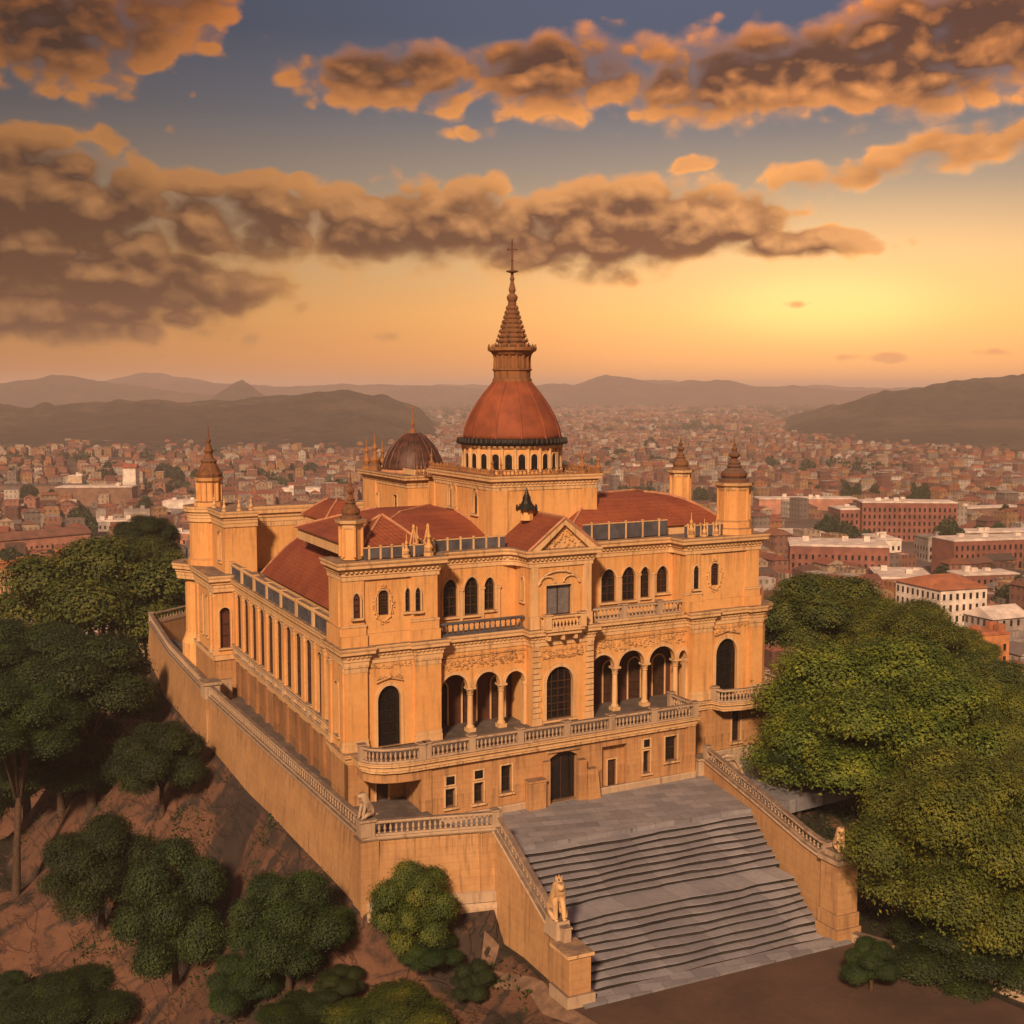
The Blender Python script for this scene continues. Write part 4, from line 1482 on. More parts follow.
z, r = 32.9, 1.22
k = 0
while z < 36.6:
    t = (z - 32.9) / 3.7
    r = 1.22 * (1 - t) ** 1.12 * .86 + .26
    pr += [(r, z), (r * 1.06, z + .10), (r * 1.06, z + .2), (r * .90, z + .24), (r * .88, z + .37)]
    z += .375
q.lathe((DX, DY, 0), pr, 12)
rr = random.Random(2)
z = 33.05
while z < 36.2:
    t = (z - 32.9) / 3.7
    r = (1.22 * (1 - t) ** 1.12 * .86 + .26) * 1.06
    for k in range(10):
        a = 2 * math.pi * (k + .5 * rr.random()) / 10
        q.lathe((DX + r * math.cos(a), DY + r * math.sin(a), z), [(.08, -.12), (.14, 0), (.03, .22)], 5)
    z += .375
q.lathe((DX, DY, 0), [(.3, 36.5), (.42, 36.75), (.46, 36.95), (.36, 37.1), (.2, 37.25), (.3, 37.5), (.22, 37.8), (.13, 38.2), (.2, 38.4), (.14, 38.55), (.1, 38.9)], 12)
q.lathe((DX, DY, 0), [(.1, 38.85), (.46, 38.95), (.5, 39.03), (.12, 39.12), (.08, 39.3)], 12)
q.tube([(DX, DY, 39.2), (DX, DY, 41.6)], [.085, .045], 6)
q.lathe((DX, DY, 0), [(.04, 39.8), (.14, 39.9), (.04, 40.0)], 8)
sp = q.build('spire', PAL, None)
q = MB('spire')
q.tube([(DX - .36 * RT[0], DY - .36 * RT[1], 40.75), (DX + .36 * RT[0], DY + .36 * RT[1], 40.75)], [.05, .05], 6)
for s_ in (-1, 1):
    q.lathe((DX + s_ * .36 * RT[0], DY + s_ * .36 * RT[1], 40.75), [(.02, -.1), (.09, 0), (.02, .1)], 6)
q.build('cross', sp, None)

# --- long block behind with the small dark dome
nx0, nx1, ny0, ny1 = 12.9, 19.5, 20.5, 31.5
m = MB('stucco')
m.wall((nx0, ny1), FL, ny1 - ny0, 16.0, 21.5, .5, [dict(c=3.0, w=1.5, b=18.6, s=20.0, k='flat'), dict(c=8.0, w=.9, b=18.6, s=20.2, k='flat')])
m.wall((nx0, ny0), F0, nx1 - nx0, 16.0, 21.5, .5, [])
m.wall((nx1, ny0), FR, ny1 - ny0, 16.0, 21.5, .5, [])
m.wall((nx1, ny1), FB, nx1 - nx0, 16.0, 21.5, .5, [])
m.box(nx0 - .15, nx0 + .6, ny1 - 3.2, ny1 + .1, 16.0, 21.2)
m.use('deck')
m.box(nx0 + .1, nx1 - .1, ny0 + .1, ny1 - .1, 21.5, 21.95)
m.use('trim')
m.sweep([(nx0, ny1), (nx0, ny0), (nx1, ny0), (nx1, ny1)], cornice_profile(21.0, 22.05, .6), closed=True)
m.sweep([(nx0 + 1, ny1 - 1), (nx0 + 1, ny0 + 1), (nx1 - 1, ny0 + 1), (nx1 - 1, ny1 - 1)], [(-.3, 22.0), (0, 22.0), (0, 22.5), (-.3, 22.5)], closed=True)
m.build('rear_block_wall', PAL, None)
for c, w, s in ((3.0, 1.5, 20.0), (8.0, .9, 20.2)):
    op = dict(c=c, w=w, b=18.6, s=s, k='flat')
    _b = MB.build
    MB.build = lambda s_, name, parent=None, xf=None, smooth=False, origin=None, _b=_b: _b(s_, name, parent, None, smooth, origin)
    window(PAL, (nx0, ny1), FL, op, .2, (2, 2), 'wood', 'shutter', .1)
    MB.build = _b
for x, y, s in ((nx0 + .1, ny1 - .3, 1.6), (nx0 + .3, ny1 - 2.0, 1.9), (nx0 + 1.4, ny1 - 1.0, 1.5)):
    finial(PAL, x, y, 22.05, s, 'gilt', None)
sx_, sy_ = 15.7, 26.3
q = MB('copper')
pr = [(2.75, 22.0), (2.78, 22.4), (2.6, 23.1), (2.25, 23.9), (1.75, 24.6), (1.15, 25.2), (.75, 25.45), (.7, 25.55)]
q.lathe((sx_, sy_, 0), pr, 48)
sdm = q.build('small_dome', PAL, None, True)
q = MB('ridge')
q.lathe((sx_, sy_, 0), [(2.85, 21.9), (2.95, 22.1), (2.8, 22.3)], 32)
q.use('copper')
for k in range(20):
    a = 2 * math.pi * k / 20
    q.tube([(sx_ + r * math.cos(a), sy_ + r * math.sin(a), z) for r, z in pr], [.06] * len(pr), 5)
q.build('dome_rib', sdm, None)
q = MB('gilt')
q.lathe((sx_, sy_, 0), [(.35, 25.5), (.28, 25.8), (.12, 26.0), (.2, 26.4), (.08, 26.7), (.05, 27.6), (.1, 27.75), (.01, 28.1)], 8)
q.build('dome_finial', sdm, None)
for k in range(9):
    a = k / 8
    finial(PAL, bx0 - .3 - a * 2.0 + 2, by1 + .6 + a * 2.6, 22.0, .7, 'gilt', None)

# ------------------------------------------------------------------ terrain
def pdist(poly, x, y):
    """signed distance to a polygon (negative inside), vectorised"""
    x, y = np.asarray(x, float), np.asarray(y, float)
    d = np.full(x.shape, 1e9)
    ins = np.zeros(x.shape, bool)
    n = len(poly)
    for i in range(n):
        ax, ay = poly[i]
        bx, by = poly[(i + 1) % n]
        ex, ey = bx - ax, by - ay
        t = np.clip(((x - ax) * ex + (y - ay) * ey) / (ex * ex + ey * ey), 0, 1)
        d = np.minimum(d, np.hypot(x - ax - t * ex, y - ay - t * ey))
        with np.errstate(divide='ignore', invalid='ignore'):
            c = ((ay > y) != (by > y)) & (x < (bx - ax) * (y - ay) / (by - ay + 1e-12) + ax)
        ins ^= c
    return np.where(ins, -d, d)


CITY_Z = -45.0
PLAT = [(-2.2, -10.4), (5.8, -12.2), (28, -3), (41, 2), (42, 30), (42, 62), (5.7, 77), (0, 71), (-1.2, 52), (-2.2, 31)]
ESPL = [(5.6, -11.5), (28.5, -3.0), (27, -24), (34, -70), (2, -70), (5.0, -25)]
RIGHT = [(28, -3), (41, 2), (60, 30), (52, -20), (40, -40), (27, -24)]


def vnoise(x, y, s, seed):
    """smooth value noise"""
    x, y = np.asarray(x) / s + seed * 17.3, np.asarray(y) / s + seed * 31.7
    xi, yi = np.floor(x).astype(int), np.floor(y).astype(int)
    fx, fy = x - xi, y - yi
    fx, fy = fx * fx * (3 - 2 * fx), fy * fy * (3 - 2 * fy)

    def h(a, b):
        q = np.sin(a * 127.1 + b * 311.7 + seed * 74.7) * 43758.5453
        return q - np.floor(q)
    return (h(xi, yi) * (1 - fx) + h(xi + 1, yi) * fx) * (1 - fy) + (h(xi, yi + 1) * (1 - fx) + h(xi + 1, yi + 1) * fx) * fy


def terrain(x, y):
    x, y = np.asarray(x, float), np.asarray(y, float)
    d1 = pdist(PLAT, x, y)
    d2 = pdist(ESPL, x, y)
    d3 = pdist(RIGHT, x, y)
    o1, o2, o3 = np.maximum(d1, 0), np.maximum(d2, 0), np.maximum(d3, 0)
    # great rounded granite ribs running down the slope
    wx_, wy_ = x + 6 * vnoise(x, y, 13, 13), y + 7 * vnoise(x, y, 11, 14)
    n1 = np.abs(vnoise(wx_ * .34, wy_, 11.5, 15) - .5) * 2
    n2 = np.abs(vnoise(wx_ * .5, wy_, 5.2, 16) - .5) * 2
    lump = np.sqrt(n1 + .004) * 13.0 + np.sqrt(n2 + .01) * 3.6 - 7.6 + (vnoise(x, y, 1.3, 17) - .5) * .25
    w = np.clip((o1 - 0.3) / 5.0, 0, 1)
    h1 = -2.0 - 1.15 * np.minimum(o1, 15) - 0.55 * np.maximum(o1 - 15, 0) + w * (lump - 2.0)
    h2 = -5.02 - 0.55 * o2 - np.clip(1.5 - x, 0, 200) * .5 + np.clip(o2 / 5, 0, 1) * (vnoise(x, y, 4, 9) - .5) * 1.6
    h3 = -1.3 + np.clip((y + 6) * .27, -4, 0) - 0.30 * o3 - np.clip((x - 36) * .12, 0, 3) - np.clip(24 - x, 0, 200) * 1.2 + (vnoise(x, y, 6, 4) - .5) * 1.4
    h = np.maximum(np.maximum(h1, h2), h3)
    h = np.where(d1 < -0.3, -3.2, h)
    h = np.where((d2 < 0), -5.02, h)
    far = np.hypot(x - 18, y - 20)
    h = np.maximum(h, CITY_Z - 1.0 + 0 * far)
    return h


def crevice(x, y):
    """how deep in a crease between the ribs a point lies (crease shade goes into the rock colour)"""
    wx_, wy_ = x + 6 * vnoise(x, y, 13, 13), y + 7 * vnoise(x, y, 11, 14)
    n1 = np.abs(vnoise(wx_ * .34, wy_, 11.5, 15) - .5) * 2
    n2 = np.abs(vnoise(wx_ * .5, wy_, 5.2, 16) - .5) * 2
    return np.clip(np.maximum(1 - n1 / .17, (1 - n2 / .12) * .8), 0, 1)


def grid_mesh(name, xs, ys, hfun, mat, smooth=True):
    X, Y = np.meshgrid(xs, ys)
    Z = hfun(X, Y)
    nx, ny = len(xs), len(ys)
    v = np.stack([X.ravel(), Y.ravel(), Z.ravel()], 1)
    i = np.arange(nx * ny).reshape(ny, nx)
    f = np.stack([i[:-1, :-1], i[:-1, 1:], i[1:, 1:], i[1:, :-1]], -1).reshape(-1, 4)
    return np_mesh(name, v, f, mat, smooth)


def np_mesh(name, v, f, mats, smooth=False, mi=None, col=None):
    """quick mesh from arrays; f is (n, 3) or (n, 4)"""
    me = bpy.data.meshes.new(name)
    k = f.shape[1]
    me.vertices.add(len(v))
    me.vertices.foreach_set('co', np.ascontiguousarray(v, np.float32).ravel())
    me.loops.add(len(f) * k)
    me.loops.foreach_set('vertex_index', np.ascontiguousarray(f, np.int32).ravel())
    me.polygons.add(len(f))
    me.polygons.foreach_set('loop_start', np.arange(0, len(f) * k, k, dtype=np.int32))
    me.polygons.foreach_set('loop_total', np.full(len(f), k, np.int32))
    for m in (mats if isinstance(mats, (list, tuple)) else [mats]):
        me.materials.append(m)
    if mi is not None:
        me.polygons.foreach_set('material_index', np.asarray(mi, np.int32))
    me.polygons.foreach_set('use_smooth', np.full(len(f), bool(smooth)))
    if col is not None:
        a = me.attributes.new('tint', 'FLOAT_COLOR', 'FACE')
        c = np.ones((len(f), 4), np.float32)
        c[:, :3] = col
        a.data.foreach_set('color', c.ravel())
    me.update()
    o = bpy.data.objects.new(name, me)
    COL.objects.link(o)
    return o


def rock_fn(t, b):
    p = pos(t)
    g = t.n.new('ShaderNodeNewGeometry')
    sx = t.n.new('ShaderNodeSeparateXYZ')
    t.l.new(g.outputs['Normal'], sx.inputs[0])
    big = t.noise(p, 0.11, 5, 0.6, 0.3)
    mid_ = t.noise(p, 0.5, 7, 0.65, 0.4)
    fine = t.noise(p, 3.0, 7, 0.7)
    mp = t.n.new('ShaderNodeMapping')
    mp.inputs['Rotation'].default_value = (0.5, 0.3, 0.4)
    mp.inputs['Scale'].default_value = (1.0, 0.22, 1.0)
    t.l.new(p, mp.inputs[0])
    cr = t.noise(mp.outputs[0], 0.42, 5, 0.55, 0.6)
    crack = t.sstep(t.m('ABSOLUTE', t.sub(cr, 0.5)), 0.0, 0.018, 1.0, 0.0)
    mp2 = t.n.new('ShaderNodeMapping')
    mp2.inputs['Rotation'].default_value = (0.2, 0.9, 0.1)
    mp2.inputs['Scale'].default_value = (0.35, 1.6, 1.6)
    t.l.new(p, mp2.inputs[0])
    run_ = t.noise(mp2.outputs[0], 0.5, 6, 0.65, 0.3)
    col = t.mix(t.sstep(mid_, 0.30, 0.72), (0.165, 0.080, 0.049), (0.105, 0.052, 0.034))
    col = t.mix(t.sstep(run_, 0.48, 0.72, 0, 0.7), col, (0.105, 0.052, 0.036))
    col = t.mix(t.sstep(fine, 0.5, 0.8, 0, 0.5), col, (0.10, 0.05, 0.035))
    lich = t.sstep(t.add(t.mul(big, 0.6), t.mul(run_, 0.5)), 0.59, 0.67)
    col = t.mix(t.mul(lich, 0.85), col, (0.030, 0.024, 0.023))
    col = t.mix(t.mul(crack, 0.12), col, (0.03, 0.02, 0.016))
    at_ = t.n.new('ShaderNodeAttribute')
    at_.attribute_name = 'soil_shade'
    col = t.mix(t.mul(t.sstep(t.add(at_.outputs['Fac'], t.mul(t.sub(mid_, .5), 1.6)), .30, .62), .88), col, (0.034, 0.026, 0.023))  # creases darkened as painted shade, along with the dark band at the wall foot
    soil_shade = t.sstep(t.add(sx.outputs[2], t.mul(t.sub(mid_, .5), .5)), 0.88, 0.97)
    col = t.mix(soil_shade, col, t.mix(t.sstep(fine, .35, .65), (0.032, 0.021, 0.014), (0.016, 0.017, 0.008)))
    t.put(b.inputs['Base Color'], col)
    b.inputs['Roughness'].default_value = 0.92
    bump(t, b, t.sub(t.add(t.mul(fine, .35), t.mul(mid_, 1.0)), t.mul(crack, .5)), 0.9, 0.35)


M['rock'] = material('granite_hillside', rock_fn)


def earth_fn(t, b):
    p = pos(t)
    big, fine = t.noise(p, 0.25, 6, .62, .3), t.noise(p, 2.5, 7, .7)
    col = t.mix(t.sstep(big, .3, .7), (0.105, 0.058, 0.040), (0.065, 0.038, 0.028))
    col = t.mix(t.sstep(fine, .45, .8, 0, .6), col, (0.055, 0.034, 0.025))
    t.put(b.inputs['Base Color'], col)
    b.inputs['Roughness'].default_value = .95
    bump(t, b, fine, .5, .08)


M['path'] = material('path_gravel', plain((0.20, 0.125, 0.085), 0.95, .35, 1.2))
M['earth'] = material('trodden_earth', earth_fn)

hill = grid_mesh('hillside', np.concatenate([np.arange(-105, -45, 1.5), np.arange(-45, 8, .45), np.arange(8, 150.1, 1.5)]), np.concatenate([np.arange(-72, -30, 1.5), np.arange(-30, 50, .5), np.arange(50, 165.1, 1.5)]), terrain, M['rock'])
structure(hill)
co = np.empty(len(hill.data.vertices) * 3, np.float32)
hill.data.vertices.foreach_get('co', co)
co = co.reshape(-1, 3)
at_ = hill.data.attributes.new('soil_shade', 'FLOAT', 'POINT')
foot = np.exp(-np.maximum(pdist(PLAT, co[:, 0].astype(float), co[:, 1].astype(float)), 0) / 3.2)
at_.data.foreach_set('value', np.maximum(.62 * foot, crevice(co[:, 0].astype(float), co[:, 1].astype(float))).astype(np.float32))
# ground at the foot of the stairs, plaza in front of the door, walkways behind the walls
q = MB('earth')
q.prism([(5.2, -22.6), (26.2, -22.6), (33, -68), (2.5, -68)], -5.3, -5.0)
structure(q.build('forecourt', None, None))
q = MB('slab')
q.prism([(5.9, -12.1), (6.7, -11.1), (24.9, -11.1), (26.4, -11.3), (28.4, -3.0), (28.4, .9), (3.5, .9), (3.5, -7.5)], -1.0, 0.0)
structure(q.build('plaza', None, None))
q = MB('floor')
q.prism([(-2.0, -10.2), (5.9, -12.0), (4.2, -7), (4.3, -1.0), (1.6, -1.0), (2.3, 60), (0.2, 70.5), (-1.0, 52), (-2.0, 31)], -.6, 1.1)
structure(q.build('walkway', None, None))
q = MB('slab')
q.prism([(28.45, -3.2), (30.5, -9.5), (38, -8.5), (42, 3.0), (28.45, 1.0)], -1.6, -.62)
structure(q.build('side_court', None, None))


# ------------------------------------------------------------------ retaining wall with its balustrade
wp = [(5.7, 76.5), (0.2, 72.0), (-1.4, 53.0), (-2.2, 31.0), (-2.25, 10.0), (-2.22, -10.4), (1.6, -11.2), (5.78, -12.2)]
RW = thing('retaining_wall', 'long ochre retaining wall round the left of the terrace, balustrade on top, rock below', 'wall', (-2.2, 20, -3.0))
q = MB('wallstone')
prof = [(-.55, -7.0), (0.55, -7.0), (0.30, -1.0), (0.05, 1.78), (-.55, 1.78)]
q.sweep(wp, prof)
for i in (3, 5):
    x, y = wp[i]
    q.box(x - .42, x + .75, y - .42, y + 1.2, -6, 1.8)
q.box(4.7, 5.75, -12.4, -11.2, -6, 1.8)
q.use('stone')
q.sweep(wp, [(-.6, 1.8), (.18, 1.8), (.26, 1.92), (.26, 2.08), (-.6, 2.08)])
q.sweep(wp[5:], [(.2, -2.6), (.50, -2.6), (.46, -2.0), (.36, -1.9), (.2, -1.9)])
q.sweep(wp[5:], [(.2, -7.0), (.80, -7.0), (.75, -2.9), (.55, -2.62), (.2, -2.62)])
q.build('masonry', RW, None)
wp2 = [(x + .12, y) for x, y in wp]
balustrade(RW, [wp2[i] for i in (0, 1, 2, 3)], 2.08, .95, 'stone', .55, (1, 3), None, None, r=.065)
balustrade(RW, [wp2[i] for i in (3, 4, 5)], 2.08, .95, 'stone', .52, (), None, None, r=.065)
balustrade(RW, [wp[i] for i in (5, 6, 7)], 2.08, .95, 'stone', .34, (0, 2), None, None)
q = MB('stone')
x, y = wp[3]
q.box(x - .5, x + .9, y - .3, y + 1.3, 1.82, 3.1)
q.box(x - .65, x + 1.05, y - .45, y + 1.45, 3.1, 3.35)
q.build('pier', RW, None)
q = MB('stone')
x, y = wp[5]
q.box(x - .35, x + .55, y - .35, y + .55, 2.082, 3.05)
q.box(x - .45, x + .65, y - .45, y + .65, 3.05, 3.2)
q.build('pier', RW, None)
# flight from the walkway down behind the pier
q = MB('stone')
for i in range(9):
    q.box(-1.3, .4, 33.2 + i * .35, 33.6 + i * .35, 1.1, 2.9 - i * .2)
o = q.build('side_steps', None, None)
tag(o, 'short stone steps between rear left tower and retaining wall', 'steps')

# ------------------------------------------------------------------ great staircase
NS = 17
RISE = 5.0 / NS
ST = thing('grand_staircase', 'wide grey stone staircase falling from the plaza to the earth forecourt', 'staircase', (15.7, -16, -5.0))
lp = [(5.95, -12.1), (6.3, -16.0), (6.25, -19.3), (6.0, -21.2)]
lz = [2.05, -.35, -1.75, -2.1]
rp = [(25.2, -20.8), (25.4, -18.6), (26.5, -11.6), (28.1, -3.1)]
rz = [-.2, 0.0, .75, 1.3]


def xl(y): return float(np.interp(-y, [12, 16, 19.3, 22.6], [6.1, 6.55, 6.5, 6.6]))
def xr(y): return float(np.interp(-y, [3, 11.6, 18.6, 22.6], [27.9, 26.2, 25.0, 24.6]))


y = -11.1
z = 0.0
rr = random.Random(12)
for k in range(NS):
    run = 0.53 if k != 8 else 2.0
    y1 = y - run
    z -= RISE
    n = 26
    q = MB('tread')
    ya, yb = y, y1
    xa, xb = xl(yb), xr(yb)
    front, back = [], []
    for i in range(n + 1):
        x = xa + (xb - xa) * i / n
        if i % 3 == 0 and (i == 0 or rr.random() < .6):
            slab, sz = rr.uniform(-.07, .07), rr.uniform(-.02, .02)
        sag = slab + .12 * math.sin(x * .33 + k * .4) + .07 * math.sin(x * 1.1 + k) + rr.uniform(-.035, .035)
        front.append((x, yb + sag - .06 - (x - 15) * -.045 * 0, z + sz + rr.uniform(-.01, .01)))
    vs, fs = [], []
    for x, yy, zz in front:
        vs += [(x, ya + .45, zz), (x, yy, zz), (x, yy, zz - .06), (x, yy + .13, zz - .065), (x, yy + .14, zz - RISE - .06)]
    m_ = 5
    for i in range(n):
        for j in range(4):
            fs.append((i * m_ + j, (i + 1) * m_ + j, (i + 1) * m_ + j + 1, i * m_ + j + 1))
    q.add(vs, fs)
    q.mi = [0] * len(fs)
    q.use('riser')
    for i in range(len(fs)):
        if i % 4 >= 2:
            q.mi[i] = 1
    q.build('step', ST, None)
    y = y1
q = MB('slab')
q.prism([(6.2, -22.2), (25, -22.0), (25.2, -23.2), (6.0, -23.5)], -5.2, -4.86)
q.build('landing', ST, None)


def stair_wall(path, zs, name, label, zb, side):
    """raking parapet: solid wall following zs, balustrade on its coping"""
    T = thing(name, label, 'wall', (path[0][0], path[0][1], zb))
    q = MB('wallstone')
    n = len(path)
    vs = []
    m4 = 4
    for (x, y), z in zip(path, zs):
        vs += [(x - .38, y, zb), (x + .38, y, zb), (x + .32, y, z), (x - .32, y, z)]
    fs = []
    for i in range(n - 1):
        for k in range(4):
            fs.append((i * 4 + k, (i + 1) * 4 + k, (i + 1) * 4 + (k + 1) % 4, i * 4 + (k + 1) % 4))
    fs += [(0, 1, 2, 3), ((n - 1) * 4 + 3, (n - 1) * 4 + 2, (n - 1) * 4 + 1, (n - 1) * 4)]
    q.add(vs, fs)
    q.use('stone')
    q.sweep(path, [(-.40, .0), (.40, .0), (.46, .1), (.40, .2), (-.40, .2), (-.46, .1)], dz=zs)
    q.build('masonry', T, None)
    balustrade(T, path, .2, .85, 'stone', .46, (0, n - 1), zs, None, r=.065)
    return T


SL = stair_wall(lp, [v - .2 for v in lz], 'stair_parapet', 'ochre raking parapet on the left of the staircase, seen from outside', -6.6, 1)
q = MB('wallstone')
q.box(5.25, 6.65, -23.0, -21.1, -5.6, -2.15)
q.use('trim')
q.box(5.1, 6.8, -23.15, -20.95, -2.15, -1.95)
q.use('stone')
q.box(5.05, 6.85, -23.2, -21.0, -6.6, -4.3)
q.add([(5.5, -21.0, -1.96), (6.5, -21.0, -1.96), (6.5, -19.4, -1.96), (5.5, -19.4, -1.96), (5.6, -20.9, -.9), (6.4, -20.9, -.9), (6.4, -19.6, -.9), (5.6, -19.6, -.9)],
      [(0, 1, 5, 4), (1, 2, 6, 5), (2, 3, 7, 6), (3, 0, 4, 7), (4, 5, 6, 7)])
q.build('pier', SL, None)
SR = stair_wall(rp, [v - .2 for v in rz], 'stair_parapet', 'ochre raking parapet on the right of the staircase beside the trees', -5.2, -1)
q = MB('wallstone')
q.box(24.55, 26.1, -22.6, -20.9, -4.2, -.1)
q.box(24.35, 26.3, -22.8, -20.7, -5.4, -4.2)
q.box(24.45, 26.2, -22.7, -20.8, -4.2, -3.3)
q.use('stone')
q.box(24.4, 26.25, -22.75, -20.75, -.1, .2)
q.box(24.7, 25.95, -22.45, -21.05, .2, .55)
q.build('pier', SR, None)
q = MB('stone')
q.sweep([(25.6, -22.9), (27.5, -27), (30.5, -34), (33, -44)], [(-.3, -5.6), (.3, -5.6), (.3, -4.45), (-.3, -4.45)])
o = q.build('kerb_wall', None, None)
tag(o, 'low stone kerb wall running down from the right stair pier', 'wall')
# garden path left of the stairs
gp = [(4.9, -13.6), (3.6, -15.2), (4.2, -17.2), (5.0, -19.5), (4.6, -22.0), (5.2, -25.0), (6.0, -29)]
vs, fs = [], []
gp = densify(gp, .5)
for i, (x, y) in enumerate(gp):
    x2, y2 = gp[min(i + 1, len(gp) - 1)]
    if i == len(gp) - 1:
        x2, y2 = x + (x - gp[i - 1][0]), y + (y - gp[i - 1][1])
    u = unit(x2 - x, y2 - y)
    for s_ in (-.6, -.2, .2, .6):
        px_, py_ = x + u[1] * s_ * .8, y - u[0] * s_ * .8
        vs.append((px_, py_, float(terrain(px_, py_)) + .06))
    if i:
        for k in range(3):
            fs.append(((i - 1) * 4 + k, (i - 1) * 4 + k + 1, i * 4 + k + 1, i * 4 + k))
q = MB('path')
q.add(vs, fs)
structure(q.build('garden_path', None, None))
# low wall going right from the right pavilion, behind the trees
q = MB('stone')
q.sweep([(39.2, 6.0), (43, 4.2), (47, 2.8)], [(-.4, -7), (.4, -7), (.4, 3.6), (-.4, 3.6)])
q.use('stone')
q.sweep([(39.2, 6.0), (43, 4.2), (47, 2.8)], [(-.5, 3.6), (.5, 3.6), (.5, 3.85), (-.5, 3.85)])
o = q.build('boundary_wall', None, None)
tag(o, 'brown masonry wall running right from the palace into the trees', 'wall')
# arched stone seat in the side court
q = MB('stone')
pts = [(29.8 + 1.5 * math.cos(t), -3.2, -.6 + 1.9 * math.sin(t)) for t in [math.pi * i / 12 for i in range(13)]]
q.tube(pts, [.2] * 13, 6)
q.box(28.4, 31.2, -3.0, -2.7, -.62, .7)
o = q.build('stone_bench', None, None)
tag(o, 'grey arched stone bench by the palace wall right of the staircase top', 'bench')
q = MB('stone')
q.box(27.3, 28.3, -3.1, -1.9, -.3, 1.2)
q.box(27.2, 28.4, -3.2, -1.8, 1.2, 1.35)
o = q.build('stone_block', None, None)
tag(o, 'squat grey stone block at the head of the right stair parapet', 'block')


# ------------------------------------------------------------------ statues
def skin_figure(name, verts, edges, radii, mat, loc, rz, scale=1.0, sub=2):
    me = bpy.data.meshes.new(name)
    me.from_pydata([Vector(v) for v in verts], edges, [])
    o = bpy.data.objects.new(name, me)
    COL.objects.link(o)
    md = o.modifiers.new('skin', 'SKIN')
    md.use_smooth_shade = True
    lay = me.skin_vertices[0].data if me.skin_vertices else None
    if lay is None:
        bpy.context.view_layer.objects.active = o
        me.attributes
        bm = bmesh.new()
        bm.from_mesh(me)
        bm.verts.layers.skin.verify()
        bm.to_mesh(me)
        bm.free()
        lay = me.skin_vertices[0].data
    for i, r in enumerate(radii):
        lay[i].radius = (r, r) if not isinstance(r, tuple) else r
        lay[i].use_root = i == 0
    s = o.modifiers.new('sub', 'SUBSURF')
    s.levels = s.render_levels = sub
    dg = bpy.context.evaluated_depsgraph_get()
    new = bpy.data.meshes.new_from_object(o.evaluated_get(dg))
    o.modifiers.clear()
    o.data = new
    new.materials.clear()
    new.materials.append(M[mat])
    for p in new.polygons:
        p.use_smooth = True
    o.location = loc
    o.rotation_euler = (0, 0, rz)
    o.scale = (scale,) * 3
    return o


def seated_beast(name, loc, rz, scale, label, mat='trim', crest=False):
    """stone lion sitting upright, looking along -Y before turning"""
    V = [(0, .45, .30), (0, .30, .62), (0, .05, 1.0), (0, -.12, 1.32), (0, -.22, 1.62), (0, -.46, 1.66), (0, -.66, 1.56),
         (.22, .30, .30), (.30, -.10, .34), (.26, -.42, .08), (-.22, .30, .30), (-.30, -.10, .34), (-.26, -.42, .08),
         (.18, -.16, 1.0), (.20, -.32, .52), (.20, -.42, .08), (.20, -.58, .06), (-.18, -.16, 1.0), (-.20, -.32, .52), (-.20, -.42, .08), (-.20, -.58, .06),
         (0, .72, .14), (.25, .85, .12), (.42, .72, .25),
         (.15, -.16, 1.86), (-.15, -.16, 1.86)]
    E_ = [(0, 1), (1, 2), (2, 3), (3, 4), (4, 5), (5, 6), (0, 7), (7, 8), (8, 9), (0, 10), (10, 11), (11, 12), (2, 13), (13, 14), (14, 15), (15, 16), (2, 17), (17, 18), (18, 19), (19, 20), (0, 21), (21, 22), (22, 23), (4, 24), (4, 25)]
    Rr = [.34, .34, .36, .32, .30, .21, .13, .2, .19, .1, .2, .19, .1, .16, .12, .1, .1, .16, .12, .1, .1, .09, .06, .08, .07, .07]
    o = skin_figure(name, V, E_, Rr, mat, loc, rz, scale)
    return tag(o, label, 'statue')


s1 = seated_beast('lion_statue', (5.95, -20.25, -.92), R(-8), 1.25, 'pale stone lion seated on the left stair pier')
q = MB('trim')
for k in range(5):
    t = 2 * math.pi * k / 5
    q.lathe((.14 * math.cos(t), -.25 + .14 * math.sin(t), 1.88), [(.05, -.06), (.06, .06), (.01, .22)], 5)
q.lathe((0, -.25, 1.85), [(.17, -.05), (.17, .06)], 10)
c = q.build('crown', None, None)
c.parent = s1
s2 = seated_beast('lion_statue', (25.3, -21.75, .55), R(-20), .85, 'stone lion crouched on the tall right stair pier')
s3 = seated_beast('lion_statue', (-2.12, -10.3, 3.2), R(-70), .9, 'weathered stone lion on the left corner of the terrace balustrade', 'stone')

